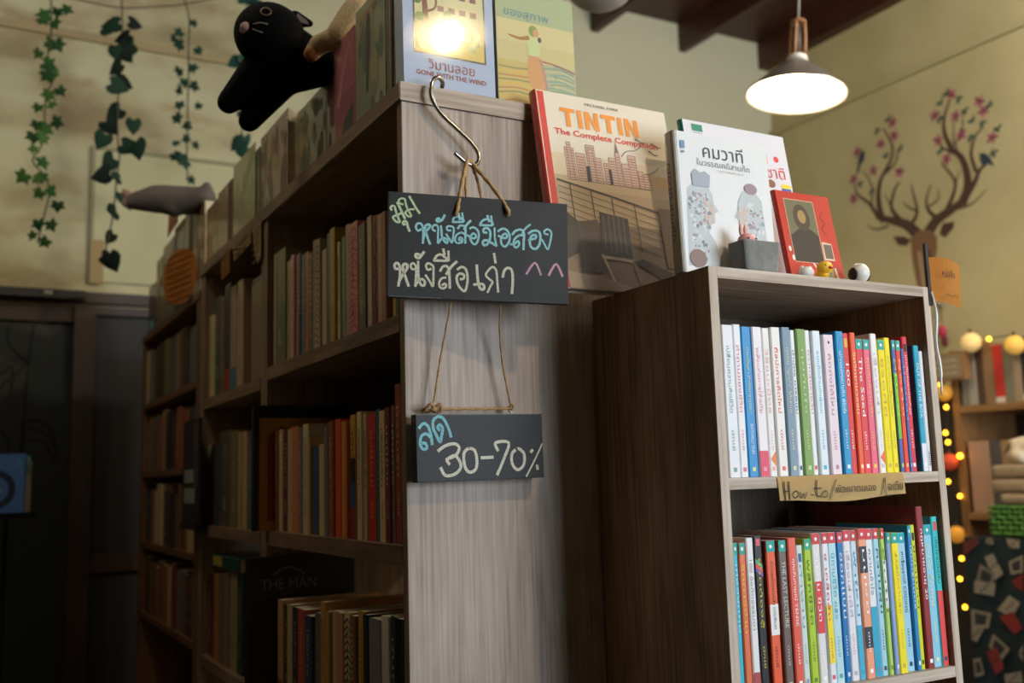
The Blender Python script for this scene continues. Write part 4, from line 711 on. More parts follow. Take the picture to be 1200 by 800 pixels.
# duck, white toys, rabbit-eared puppy ball
t = thing('rubber_duck', 'tiny yellow rubber duck before the red booklet', 'toy', (.585, -.290, CTZ))
ball('body', (0, .004, .0085), .0088, mat('#f0b824', .4), t, 3, (1.2, 1.2, .95)); ball('head', (0, -.002, .018), .0118, mat('#f3bd28', .4), t, 3, (1.15, 1, .9))
ball('beak', (.001, -.0135, .0165), .0042, mat('#e2562a', .4), t, 2, (1.3, .8, .6))
for s in (-1, 1): ball('eye', (s*.0065-.001, -.0115, .0205), .0011, mat('#1a1414', .3), t, 2)
t = thing('white_toy', 'tiny white round toy half hidden beside the rubber duck', 'toy', (.549, -.288, CTZ))
ball('body', (0, 0, .0088), .009, mat('#d6d2cc', .4), t, 3, (1.5, 1.1, 1)); ball('ear', (-.009, 0, .016), .003, mat('#d6d2cc', .4), t, 2); ball('ear', (.008, 0, .0165), .003, mat('#d6d2cc', .4), t, 2)
t = thing('ball_figurine', 'white round figurine with black sides on cabinet top', 'figurine', (.667, -.286, CTZ))
ball('body', (0, 0, .0165), .0165, mat('#e6e4dc', .35), t, 3)
for s in (-1, 1): ball('side_patch', (s*.0145, 0, .014), .0095, mat('#121214', .4), t, 3, (.5, 1, 1.1))
t = thing('beige_toy', 'beige rounded toy lying at right end of cabinet top', 'toy', (.742, -.14, CTZ))
ball('body', (0, 0, .013), .013, mat('#b09468', .6), t, 3, (1.8, 1.2, 1)); ball('tail', (.022, 0, .008), .007, mat('#8c5a34', .6), t, 2, (1.6, 1, .8))
# ------------------------------------------------------------ paper signs on the cabinet
t = thing('shelf_label', 'long yellow card reading How-to taped below the upper row', 'label', (.576, CY0-.0015, 1.2735)); t.rotation_euler = (0, -.006, 0)
bm = bmesh.new(); N = 16; fr_ = []
for i in range(N+1):
    u = -.131+.262*i/N; fr_.append((bm.verts.new((u, -.0006*math.sin(i*.9)-.0004, -.018+.003*math.cos(i*.4))), bm.verts.new((u+(-.002 if i < 8 else -.001), 0, .0185))))
for A, B in zip(fr_, fr_[1:]): bm.faces.new((A[0], B[0], B[1], A[1]))
bmesh.ops.solidify(bm, geom=bm.faces[:], thickness=.0004); bm2o('card', bm, mat('#f0cf8e', .75), t)
INK = mat('#2e2420', .7); a = Art()
for i, s in enumerate([[(-0.1228, 0.0112), (-0.1215, -0.0144)], [(-0.1135, 0.011), (-0.1132, -0.0138)], [(-0.1235, -0.0024), (-0.1136, -0.0018)], [(-0.1011, -0.0022), (-0.1068, -0.0067), (-0.1033, -0.0123), (-0.0966, -0.0088), (-0.0968, -0.0042), (-0.1011, -0.0022)], [(-0.092, -0.0044), (-0.0916, -0.0133), (-0.086, -0.0064), (-0.0844, -0.0136), (-0.0793, -0.0048)], [(-0.0719, -0.0091), (-0.0663, -0.0093)], [(-0.0577, 0.0115), (-0.0596, -0.0092), (-0.0508, -0.0123)], [(-0.0645, -0.0005), (-0.0507, 0.0)], [(-0.0416, -0.0041), (-0.0488, -0.0086), (-0.046, -0.0134), (-0.0394, -0.0118), (-0.0382, -0.0061), (-0.0416, -0.0041)], [(-0.0181, 0.0115), (-0.0327, -0.0162)], [(0.0859, 0.011), (0.0756, -0.0147)], [(0.0859, 0.011), (0.0868, -0.0151), (0.0938, -0.0153)]]): a.line(s, .0021 if i in (0, 1, 2, 6, 7) else .0014, INK)
a.build('lettering', t, FRN, .0022)
text('thai_lettering', 'พัฒนาตนเอง', mat('#3a2d28', .7), t, FRN, .022, -.002, .085, .012, .0022); text('thai_lettering', 'อเดีย', mat('#3a2d28', .7), t, FRN, .108, -.0015, .033, .014, .0022)
t = thing('paper_note', 'curled orange note clipped to top right corner of cabinet', 'note', (.8065, CY0-.001, 1.592))
bm = bmesh.new(); G = []
for j in range(9):
    v = j/8; row = []
    for i in range(9):
        u = i/8
        x = .003+.05*u; z = .052-.074*v-.016*u*(1-.2*v)+.004*math.sin(u*3); y = -.012*math.sin(u*PI)*(1-v*.4)-.02*u*u+.004*v
        row.append(bm.verts.new((x, y, z)))
    G.append(row)
for j in range(8):
    for i in range(8): bm.faces.new((G[j][i], G[j][i+1], G[j+1][i+1], G[j+1][i]))
bmesh.ops.solidify(bm, geom=bm.faces[:], thickness=.0004); bm2o('sheet', bm, mat('#dba14a', .75), t)
box('backing', -.004, .0025, -.001, .004, -.03, .075, mat('#2a211c', .6), t)
fr2 = frame((0, 0, 0), (1, -.18, -.2), (.05, 0, 1))
text('lettering', 'หนังสือ', mat('#3a2a18', .7), t, fr2, .029, .028, .028, .012, .0128); text('lettering', 'เล่มนี้', mat('#a03a20', .7), t, fr2, .012, .002, .010, .008, .0128); text('lettering', '(ลดแล้ว)', mat('#3a2a18', .7), t, fr2, .034, -.008, .026, .006, .0128)
t = thing('plastic_strip', 'clear glossy plastic strip hanging down the right cabinet edge', 'strip', (.809, CY0-.002, 1.46))
tube('strip', [(-.001, 0, .125), (.001, -.004, .09), (-.001, -.001, .04), (.001, -.003, 0), (.0, -.002, -.045)], [.0022, .003, .0024, .003, .002], mat('#cfd2d0', .12, 0, 1), t, 6)
# ------------------------------------------------------------ hook, twine and chalkboards
t = thing('s_hook', 'steel S hook over the top edge of bookcase end panel', 'hook', (0, 0, 0))
tube('hook', [(.071, .002, 1.9272), (.068, -.006, 1.933), (.057, -.014, 1.9355), (.045, -.019, 1.926), (.041, -.02, 1.908), (.045, -.019, 1.893), (.060, -.018, 1.874), (.085, -.02, 1.853), (.108, -.022, 1.834), (.120, -.024, 1.816), (.119, -.026, 1.802), (.110, -.028, 1.794), (.098, -.029, 1.795), (.087, -.03, 1.801), (.075, -.031, 1.8085)], .0036, STEEL, t, 10, 6)
def rope(name, pts, r, parent): return tube(name, pts, r, TWINE, parent, 8, 8, twist=.9)
t = thing('chalkboard_sign', 'larger chalkboard sign with blue and cream Thai writing hung on S hook', 'sign', (.0955, -.070, 1.648)); t.rotation_euler = (0, .025, -.2375)
bm = bmesh.new(); bx(bm, -.1405, .1405, 0, .011, -.080, .080, .0008); bm2o('board', bm, SIGN, t)
FS = frame((0, 0, 0), (1, 0, 0), (0, 0, 1))
for nm, st, col, w in (('green_chalk_word', [[(-0.1358, 0.0515), (-0.1376, 0.0545), (-0.1352, 0.0578), (-0.1316, 0.0568), (-0.1298, 0.0506), (-0.1268, 0.0421), (-0.1237, 0.0342), (-0.1285, 0.0339), (-0.1333, 0.0386), (-0.1327, 0.0417), (-0.1262, 0.0446), (-0.1208, 0.0481)], [(-0.1275, 0.0633), (-0.1238, 0.0561), (-0.1196, 0.0476), (-0.116, 0.0397)], [(-0.1191, 0.0614), (-0.1233, 0.0624), (-0.1257, 0.0666), (-0.1215, 0.0701), (-0.1161, 0.0692), (-0.1149, 0.063), (-0.1124, 0.0556), (-0.1082, 0.0484), (-0.1064, 0.0441), (-0.11, 0.043), (-0.1142, 0.0461), (-0.1148, 0.0498), (-0.1094, 0.0539), (-0.1022, 0.0548)], [(-0.1094, 0.0741), (-0.1046, 0.0662), (-0.0998, 0.0578), (-0.0937, 0.0494)], [(-0.1142, 0.0317), (-0.1175, 0.0303), (-0.1187, 0.0333), (-0.1154, 0.0357), (-0.1128, 0.0337), (-0.1112, 0.027), (-0.1088, 0.0209)]], '#cfe0b4', .0034), ('blue_chalk_line', [[(-0.0914, 0.0245), (-0.0962, 0.0223), (-0.0992, 0.0277), (-0.0968, 0.0329), (-0.0914, 0.0332), (-0.0884, 0.0272), (-0.0878, 0.016), (-0.0884, 0.0036)], [(-0.0878, 0.0099), (-0.0842, 0.0212), (-0.0787, 0.0278), (-0.078, 0.0322), (-0.0829, 0.0319), (-0.0853, 0.0261), (-0.0824, 0.0158), (-0.0776, 0.003)], [(-0.0696, 0.0234), (-0.0738, 0.0256), (-0.0732, 0.0307), (-0.0683, 0.0329), (-0.0653, 0.0287), (-0.0654, 0.0174), (-0.0655, 0.005)], [(-0.061, 0.0315), (-0.0599, 0.0228), (-0.0593, 0.0153), (-0.0552, 0.0081), (-0.0515, 0.0058), (-0.0509, 0.0108), (-0.0551, 0.0131), (-0.06, 0.0115), (-0.0649, 0.005)], [(-0.0622, 0.0396), (-0.0665, 0.038), (-0.0676, 0.0411), (-0.064, 0.0432), (-0.0609, 0.0396), (-0.0578, 0.0436), (-0.0553, 0.0488)], [(-0.0458, 0.0255), (-0.0507, 0.0258), (-0.0519, 0.0302), (-0.0475, 0.0323), (-0.0414, 0.0302), (-0.0415, 0.0214), (-0.0436, 0.0069), (-0.0478, 0.0123), (-0.0526, 0.0195)], [(-0.0347, 0.0294), (-0.0315, 0.034), (-0.0253, 0.0338), (-0.0229, 0.0289), (-0.0231, 0.0175), (-0.0233, 0.0075)], [(-0.0152, 0.0427), (-0.0216, 0.0353), (-0.0248, 0.0287)], [(-0.0282, 0.011), (-0.0331, 0.0119), (-0.0312, 0.0158), (-0.0275, 0.0135), (-0.0282, 0.0085), (-0.0356, 0.0068), (-0.0392, 0.0115), (-0.0367, 0.0192), (-0.0292, 0.0234), (-0.0243, 0.0212)], [(-0.0425, 0.039), (-0.0412, 0.0454), (-0.035, 0.0483), (-0.0289, 0.0449), (-0.0258, 0.0407), (-0.0425, 0.039)], [(-0.0337, 0.0529), (-0.032, 0.0441)], [(-0.0281, 0.0539), (-0.0264, 0.0419)], [(-0.0161, 0.0306), (-0.0105, 0.0328), (-0.0043, 0.0288), (-0.002, 0.0213), (-0.0047, 0.0099), (-0.0097, 0.0064), (-0.0146, 0.0118), (-0.0151, 0.018), (-0.0106, 0.0233), (-0.0064, 0.0198), (-0.0083, 0.0159), (-0.0133, 0.0162), (-0.02, 0.0196)], [(0.0101, 0.0258), (0.0058, 0.0262), (0.0052, 0.0306), (0.0103, 0.0331), (0.0153, 0.029), (0.0157, 0.0188), (0.0118, 0.0084), (0.006, 0.0058), (0.004, 0.0108), (0.0091, 0.014), (0.0177, 0.0102), (0.0255, 0.0063)], [(0.0227, 0.0339), (0.023, 0.0192), (0.0255, 0.0063)], [(-0.0005, 0.0368), (0.0033, 0.0437), (0.0106, 0.0471), (0.0171, 0.0439), (0.0191, 0.0381), (-0.0005, 0.0368)], [(0.0115, 0.0524), (0.0142, 0.0437)], [(0.0173, 0.052), (0.0191, 0.0388)], [(0.0283, 0.0291), (0.0343, 0.0332), (0.0416, 0.0322), (0.0465, 0.0236), (0.0454, 0.0133), (0.0393, 0.0056), (0.0336, 0.0096), (0.0332, 0.0199), (0.0392, 0.0261), (0.0427, 0.0219), (0.0383, 0.0187), (0.0289, 0.0218)], [(0.0509, 0.0254), (0.0563, 0.0316), (0.0652, 0.0337), (0.0695, 0.028), (0.069, 0.0161), (0.0685, 0.0029)], [(0.0797, 0.0428), (0.0712, 0.0355), (0.0664, 0.0263)], [(0.0482, 0.0098), (0.0541, 0.0109), (0.0601, 0.0156), (0.0614, 0.0098), (0.0568, 0.0052), (0.0526, 0.0093), (0.0544, 0.0182), (0.0619, 0.0246), (0.0679, 0.0249)], [(0.0769, 0.0285), (0.0845, 0.0334), (0.0934, 0.0325), (0.096, 0.0237), (0.094, 0.0117), (0.0878, 0.0047), (0.0805, 0.008), (0.0787, 0.0182), (0.0827, 0.0259), (0.0887, 0.0262), (0.0878, 0.0217), (0.0825, 0.0199), (0.0772, 0.0181)], [(0.1083, 0.0289), (0.1031, 0.0301), (0.1025, 0.0345), (0.1086, 0.0372), (0.1137, 0.0322), (0.1124, 0.0202), (0.1079, 0.0052), (0.103, 0.0123), (0.0989, 0.0194)]], '#a4dde0', .0034), ('cream_chalk_line', [[(-0.1258, -0.0378), (-0.1293, -0.038), (-0.1305, -0.032), (-0.127, -0.0288), (-0.1235, -0.0323), (-0.1223, -0.0412), (-0.1228, -0.0533), (-0.1245, -0.0635)], [(-0.1239, -0.0581), (-0.1187, -0.0471), (-0.1117, -0.0359), (-0.1123, -0.0305), (-0.117, -0.0307), (-0.1182, -0.0374), (-0.1152, -0.0469), (-0.1093, -0.0628)], [(-0.0998, -0.0371), (-0.1046, -0.0367), (-0.1064, -0.0314), (-0.1028, -0.0281), (-0.0987, -0.0328), (-0.0981, -0.0436), (-0.0993, -0.0629)], [(-0.0951, -0.0253), (-0.0951, -0.0399), (-0.0939, -0.0519), (-0.0904, -0.0607), (-0.0857, -0.0605), (-0.0851, -0.0551), (-0.0892, -0.0516), (-0.094, -0.0543), (-0.0993, -0.0617)], [(-0.0939, -0.0143), (-0.0986, -0.0139), (-0.0986, -0.0182), (-0.0939, -0.0198), (-0.0903, -0.0153), (-0.0867, -0.0102)], [(-0.076, -0.0353), (-0.0808, -0.0367), (-0.0832, -0.0308), (-0.0796, -0.0269), (-0.0724, -0.0314), (-0.0719, -0.0423), (-0.0726, -0.0617), (-0.0773, -0.0547), (-0.0838, -0.0454)], [(-0.0616, -0.0376), (-0.058, -0.0313), (-0.0519, -0.0297), (-0.0484, -0.0363), (-0.0473, -0.0496), (-0.0469, -0.0629)], [(-0.0366, -0.0222), (-0.0434, -0.0287), (-0.0496, -0.0376), (-0.0521, -0.042)], [(-0.0533, -0.0475), (-0.0594, -0.049), (-0.063, -0.0552), (-0.0619, -0.0624), (-0.0559, -0.064), (-0.0523, -0.0596), (-0.0546, -0.0567), (-0.0583, -0.0592)], [(-0.0711, -0.0222), (-0.0675, -0.0153), (-0.0614, -0.0125), (-0.0554, -0.0158), (-0.05, -0.0211), (-0.0711, -0.0222)], [(-0.0571, -0.0042), (-0.0554, -0.0121)], [(-0.0492, -0.0068), (-0.0488, -0.021)], [(-0.035, -0.0338), (-0.0288, -0.0298), (-0.0228, -0.0325), (-0.0199, -0.0422), (-0.0201, -0.0544), (-0.024, -0.0668), (-0.0318, -0.0611), (-0.0359, -0.0527), (-0.0358, -0.0442), (-0.0314, -0.0403), (-0.0254, -0.0419), (-0.0255, -0.0474), (-0.0304, -0.0488)], [(-0.0053, -0.026), (-0.0043, -0.0417), (-0.0026, -0.0547), (0.0005, -0.0623), (0.0057, -0.0621), (0.0052, -0.0556), (-0.0006, -0.0546), (-0.0098, -0.0563)], [(0.0115, -0.067), (0.0157, -0.0577), (0.0192, -0.051), (0.0153, -0.0473), (0.0089, -0.041), (0.0117, -0.0343), (0.0191, -0.0273), (0.025, -0.0323), (0.0265, -0.0468), (0.028, -0.0657)], [(0.0217, -0.0066), (0.024, -0.0204)], [(0.0353, -0.0417), (0.0383, -0.0316), (0.0438, -0.0274), (0.0497, -0.0311), (0.0512, -0.0456), (0.0498, -0.0667)]], '#e3dec4', .0038), ('pink_chalk_marks', [[(0.0731, -0.0352), (0.0867, -0.0171), (0.0961, -0.0354)], [(0.1091, -0.0354), (0.121, -0.0173), (0.1311, -0.0357)]], '#dba8c0', .0034)):
    a = Art(); cm = chalkmat(col)
    for i, s in enumerate(st): a.line(s, w*(1+.12*math.sin(i*2.1)), cm)
    a.build(nm, t, FS, .0002)
a = Art()
a.line([(-.137, -.0793), (-.06, -.0793)], .0008, '#6e7276', smooth=0); a.build('chalk_dust_edge', t, FS, .0002)  # thin grey line along part of the lower board edge
rp = thing('twine_loop', 'doubled jute twine from S hook down to larger chalkboard', 'twine', (0, 0, 0))
rope('strand', [(.060, -.0585, 1.700), (.0605, -.065, 1.705), (.076, -.052, 1.752), (.093, -.036, 1.792), (.101, -.032, 1.7985), (.109, -.033, 1.790), (.124, -.060, 1.752), (.1375, -.085, 1.709), (.138, -.078, 1.702)], .0031, rp)
rope('strand', [(.086, -.047, 1.71), (.091, -.036, 1.765), (.0975, -.028, 1.790), (.103, -.0265, 1.798), (.108, -.028, 1.789), (.112, -.038, 1.76), (.113, -.053, 1.71)], .0024, rp)
t = thing('discount_sign', 'smaller chalkboard sign reading 30-70% hanging below the larger', 'sign', (.1105, -.030, 1.3495)); t.rotation_euler = (0, -.010, 0)
bm = bmesh.new(); bx(bm, -.108, .108, 0, .018, -.050, .050, .0008); bm2o('board', bm, SIGN, t)
for nm, st, col, w in (('blue_chalk_word', [[(-0.103, 0.03), (-0.096, 0.0364), (-0.0889, 0.0322), (-0.0845, 0.0193), (-0.0828, 0.0056)], [(-0.0854, 0.0161), (-0.0916, 0.021), (-0.0995, 0.0179), (-0.1021, 0.0068), (-0.0978, -0.0013), (-0.0916, 0.0001), (-0.0933, 0.0066), (-0.0977, 0.0075)], [(-0.0516, 0.0162), (-0.0551, 0.0284), (-0.0631, 0.0431), (-0.072, 0.0465), (-0.08, 0.0402), (-0.0801, 0.0289), (-0.0748, 0.0175), (-0.0695, 0.0085), (-0.0668, 0.0189), (-0.0649, 0.0286), (-0.0694, 0.0343), (-0.073, 0.0304), (-0.0703, 0.0263)]], '#8fd0d8', .0046), ('white_chalk_numbers', [[(-0.073, -0.0043), (-0.0615, 0.0027), (-0.0472, 0.0056), (-0.0386, 0.0006), (-0.0418, -0.009), (-0.0508, -0.0145), (-0.0597, -0.0175), (-0.0558, -0.0245)], [(-0.0597, -0.0175), (-0.0454, -0.0122), (-0.0365, -0.0253), (-0.0402, -0.0349), (-0.0509, -0.041), (-0.0634, -0.0406), (-0.0696, -0.03)], [(-0.022, -0.0014), (-0.0302, -0.0077), (-0.0311, -0.0222), (-0.0276, -0.0336), (-0.0204, -0.0378), (-0.0113, -0.0324), (-0.0094, -0.0179), (-0.013, -0.0048), (-0.022, -0.0014)], [(-0.0012, -0.0165), (0.0179, -0.0161)], [(0.0272, -0.0057), (0.0236, 0.0058), (0.0467, 0.0054), (0.0381, -0.0174), (0.025, -0.0424)], [(0.0605, -0.0048), (0.0521, -0.0112), (0.051, -0.0243), (0.0565, -0.0343), (0.0639, -0.0361), (0.0723, -0.0281), (0.0735, -0.0133), (0.0661, -0.0049), (0.0605, -0.0048)], [(0.0857, -0.0095), (0.0885, -0.0071)], [(0.1066, 0.0025), (0.0921, -0.0221), (0.0758, -0.0471)], [(0.0957, -0.0312), (0.0966, -0.0362)]], '#e6e1cc', .0048)):
    a = Art(); cm = chalkmat(col)
    for i, s in enumerate(st): a.line(s, w*(1 if i != 7 else .6), cm)
    a.build(nm, t, FS, .0002)
a = Art(); a.line([(-.107, .0493), (.105, .0493)], .0008, '#5c6064', smooth=0); a.build('chalk_dust_edge', t, FS, .0002)  # thin grey line along the upper board edge
rp = thing('hanging_twine', 'thin jute twine joining larger chalkboard to the smaller one', 'twine', (0, 0, 0))
rope('strand', [(.0605, -.044, 1.585), (.056, -.030, 1.535), (.047, -.022, 1.48), (.038, -.022, 1.43), (.0335, -.021, 1.411)], .0016, rp)
rope('strand', [(.135, -.062, 1.585), (.145, -.034, 1.535), (.155, -.022, 1.48), (.164, -.022, 1.43), (.1685, -.021, 1.409)], .0016, rp)
rope('crossing_strand', [(.036, -.021, 1.4065), (.08, -.021, 1.4080), (.13, -.021, 1.4085), (.169, -.021, 1.4095)], .0021, rp)
kn = rope('knot', [(.022, -.022, 1.407), (.028, -.028, 1.414), (.036, -.022, 1.409), (.043, -.027, 1.414), (.047, -.021, 1.405), (.039, -.016, 1.403), (.034, -.027, 1.406), (.026, -.017, 1.404), (.021, -.021, 1.407)], .0026, rp)
rope('knot', [(.163, -.021, 1.410), (.167, -.026, 1.415), (.172, -.02, 1.411), (.169, -.017, 1.405), (.164, -.022, 1.406)], .0016, rp)
for x in (.034, .169):
    tube('screw_eye', [(x, -.021, 1.3995), (x, -.021, 1.4035), (x-.003, -.021, 1.4065), (x, -.021, 1.4095), (x+.003, -.021, 1.4065), (x, -.021, 1.4037)], .0007, STEEL, bpy.data.objects['discount_sign'], 6, 3).matrix_parent_inverse = Matrix.Translation((-.1105, .030, -1.3495))
# ------------------------------------------------------------ tags on the bookcases
def paper(label, fr, pts, col, stripes=0, th=.0012, cat='tag', name='paper_tag', ink='#5c3c1c'):
    t = thing(name, label, cat, fr.to_translation())
    rot = fr.to_3x3().to_4x4()
    bm = bmesh.new(); f = bm.faces.new([bm.verts.new((x, y, 0)) for x, y in pts]); bmesh.ops.solidify(bm, geom=[f], thickness=th)
    bm2o('card', bm, mat(col, .8), t, mw=rot)
    if stripes:
        xs = [p[0] for p in pts]; ys = [p[1] for p in pts]; a = Art()
        for i in range(stripes):
            y = min(ys)+(max(ys)-min(ys))*(i+.8)/(stripes+.6); hw = (max(xs)-min(xs))*.36
            a.line([((min(xs)+max(xs))/2-hw, y-.004), ((min(xs)+max(xs))/2+hw, y+.004)], .0035, ink)
        a.build('lettering', t, rot, .0016)
    return t
fr = lambda y, z, x=-.0065: frame((x, y, z), (0, -1, 0), (0, 0, 1))
paper('cream folded tag at the corner where the two bays meet', fr(.86, 1.868), [(-.03, .03), (.05, .028), (.05, -.055), (.02, -.068), (-.01, -.03)], '#a98e64', 5)
paper('long cream tag beside the folded one on top board edge', fr(.98, 1.905), [(-.10, -.01), (.08, -.002), (.08, -.04), (-.09, -.05)], '#a08559', 2)
paper('small ochre note on top board edge above second bay', fr(1.16, 1.872), [(-.05, .01), (.05, .03), (.05, -.035), (-.04, -.04)], '#a8702e', 2)
paper('large oval orange corrugated tag on old bookcase corner', frame((-.03, 1.64, 1.93), (.32, -1, 0), (0, 0, 1)), [(.11*math.cos(k*PI/9)*(1 if abs(math.cos(k*PI/9)) < .9 else .92), .085*math.sin(k*PI/9)-.004) for k in range(18)], '#cf8432', 8, ink='#6a3c10')
paper('small pinkish note standing in books on old bookcase top', frame((.0, 1.93, 2.165), (0, -1, 0), (0, 0, 1)), [(-.10, -.03), (-.08, .05), (.07, .05), (.09, -.02)], '#a97e5c', 0)
# ------------------------------------------------------------ plush toys
def Yp(px): return px
CATP = [[-0.0677, 0.52, 2.2045], [-0.0225, 0.5, 2.1359], [0.0292, 0.44, 2.1362], [-0.04, 0.5, 2.1057], [-0.1393, 0.56, 2.066], [-0.1005, 0.55, 2.0292], [-0.0065, 0.5, 2.2451], [-0.0075, 0.52, 2.1831], [0.1031, 0.42, 2.1636], [-0.0847, 0.54, 2.1438], [-0.0295, 0.53, 2.1279]]
hd, b1, b2, sh, p1, p2, er, b0, tl, a1_, a2_ = [Vector(v) for v in CATP]
SX = .0
t = thing('cat_plush', 'black cat plush lying over books at bookcase top, paws hanging down', 'plush toy', (0, 0, 0))
capsules('body', [(b0, .045, b1, .05), (b1, .05, b2+Vector((.0, 0, -.01)), .038), (a1_, .034, p1, .024), (b1, .04, a1_, .034), (a2_, .036, p2, .0225), (b1, .05, a2_, .038), (b0, .045, hd, .05)], PLUSHB, t, .005)
ball('head', hd, .066, PLUSHB, t, 4, (1.08, 1, 1))
c = (Vector((-0.5885, -1.3917, 1.3))-hd).normalized(); side = Vector((.87, -.0, .0)); rt = Vector((-c.y, c.x, 0)).normalized()*-1
rt = c.cross(Vector((0, 0, 1))).normalized()*-1; upv = rt.cross(c)*-1
upv = c.cross(rt) if c.cross(rt).z > 0 else rt.cross(c)
def onhead(px, py, lift=1.0):
    u = (px-316)*.00183; v = -(py-42)*.00183; r = .0675*lift; w = math.sqrt(max(r*r-u*u-v*v, 1e-6)); return hd+rt*u+upv*v+c*w
if rt.dot(Vector((1, 0, 0))) < 0: rt = -rt
ball('nose', onhead(291, 35, .97), .0115, mat('#b08a80', .8), t, 3, (1, 1, .9)); ball('nose', onhead(289, 38, .98), .008, mat('#b08a80', .8), t, 3)
ring = [onhead(312+5.5*math.cos(k*PI/6), 17+3.8*math.sin(k*PI/6), 1.01) for k in range(12)]
tube('eye_ring', ring, .0011, mat('#7d6a4a', .6), t, 6, 2, True)
for q in ([(299, 31), (306, 29), (314, 30)], [(298, 36), (304, 38), (309, 39)], [(283, 31), (281, 32)], [(284, 36), (281, 39)]): tube('whisker', [onhead(x, y, 1.01) for x, y in q], .0008, mat('#b9b0a0', .7), t, 5, 3)
bm = bmesh.new(); ec = Vector(er)
def eart(p, s): return p+rt*s[0]+upv*s[1]+c*s[2]
e0, e1, e2, e3 = eart(ec, (-.012, .012, .0)), eart(ec, (-.010, -.018, .0)), eart(ec, (.020, -.014, .004)), eart(ec, (.012, .006, .004))
capsules('ear', [(eart(ec, (-.014, .002, -.006)), .014, eart(ec, (.016, -.008, -.002)), .0075), (eart(ec, (-.016, -.008, -.006)), .012, eart(ec, (.016, -.008, -.002)), .0075)], PLUSHB, t, .003, 2)
bm.free(); bm = bmesh.new(); bm.faces.new([bm.verts.new(eart(ec, q)) for q in ((-.010, .010, .0105), (-.012, -.006, .010), (.0145, -.0105, .010), (.008, -.001, .010))]); bm2o('inner_ear', bm, mat('#8d7f86', .8), t)
def fp(px, py, y): pass
TP = [[0.021, 0.34, 2.1466], [-0.0097, 0.38, 2.14], [-0.0201, 0.39, 2.1247], [0.0523, 0.34, 2.1945], [0.091, 0.34, 2.2131]]
t = thing('bear_plush', 'tan fluffy teddy plush slumped behind the cat on bookcase top', 'plush toy', (0, 0, 0))
TANF = mat('#bfa67c', .95, bump=1, bscale=260)
capsules('body', [(TP[0], .03, TP[3], .034), (TP[3], .034, TP[4], .03), (TP[0], .022, TP[1], .02), (TP[1], .02, TP[2], .0165)], TANF, t, .005)
ball('paw_pad', Vector(TP[2])+Vector((-.004, -.006, -.006)), .0145, mat('#8e5c30', .9), t, 3)
WP = [[-0.0053, 1.6, 2.1509], [-0.093, 1.66, 2.1621], [-0.1597, 1.7, 2.1573], [-0.1764, 1.7, 2.1502], [-0.1795, 1.7, 2.1814], [-0.0504, 1.62, 2.1301], [0.0236, 1.56, 2.1514], [0.0264, 1.54, 2.1854], [-0.0854, 1.66, 2.1498]]
t = thing('dolphin_plush', 'grey plush sea animal with pink snout lying on old bookcase top', 'plush toy', (0, 0, 0))
GR = mat('#5d544e', .95, bump=.8, bscale=260)
capsules('body', [(WP[0], .045, WP[1], .045), (WP[1], .045, WP[2], .026), (WP[0], .045, WP[6], .035), (WP[6], .03, WP[7], .014), (WP[8], .03, WP[5], .03)], GR, t, .008)
capsules('snout', [(WP[2], .02, WP[4], .013), (WP[2], .019, WP[3], .014)], mat('#8a6a5e', .9), t, .004)
# ------------------------------------------------------------ ivy strands
def leafmesh(kind):
    bm = bmesh.new()
    if kind == 'heart': P = [(0, 0), (-.3, .22), (-.5, .05), (-.55, -.25), (-.36, -.62), (0, -1.05), (.36, -.62), (.55, -.25), (.5, .05), (.3, .22)]
    else: P = [(0, 0), (-.18, .2), (-.55, .12), (-.42, -.2), (-.68, -.5), (-.28, -.55), (0, -1), (.28, -.55), (.68, -.5), (.42, -.2), (.55, .12), (.18, .2)]
    c_ = bm.verts.new((0, -.35, .10)); vs = [bm.verts.new((x, y, -.12*abs(x))) for x, y in P]
    for i in range(len(vs)): bm.faces.new((c_, vs[i], vs[(i+1) % len(vs)]))
    for f in bm.faces: f.smooth = True
    me = bpy.data.meshes.new(kind+'_leaf'); bm.to_mesh(me); bm.free(); me.materials.append(None); return me
HL, IL = leafmesh('heart'), leafmesh('ivy')
def vine(label, stem, leaves, me, size, cols, seed):
    r_ = random.Random(seed); t = thing('ivy_strand', label, 'artificial ivy', stem[0], 0, 'artificial ivy strands')
    o0 = Vector(stem[0]); tube('stem', [Vector(p)-o0 for p in stem], .003, mat(cols[-1], .7), t, 5, 3)
    ms = [mat(c_, .75, key='leaf') for c_ in cols[:-1]]
    for m_ in ms: m_.node_tree.nodes['Principled BSDF'].inputs['Specular IOR Level'].default_value = .2
    for p in leaves:
        o = bpy.data.objects.new('leaf', me); C.objects.link(o); o.parent = t
        s = size*r_.uniform(.75, 1.15)
        o.matrix_local = Matrix.Translation(Vector(p)-o0+Vector((0, r_.uniform(-.03, .03), 0))) @ Euler((PI/2+r_.uniform(-.5, .7), 0, 0)).to_matrix().to_4x4() @ Matrix.Rotation(r_.uniform(-.8, .8), 4, 'Y') @ Matrix.Rotation(r_.uniform(-1.5, 1.5), 4, 'Z') @ Matrix.Scale(s, 4)
        o.material_slots[0].link = 'OBJECT'; o.material_slots[0].material = r_.choice(ms)
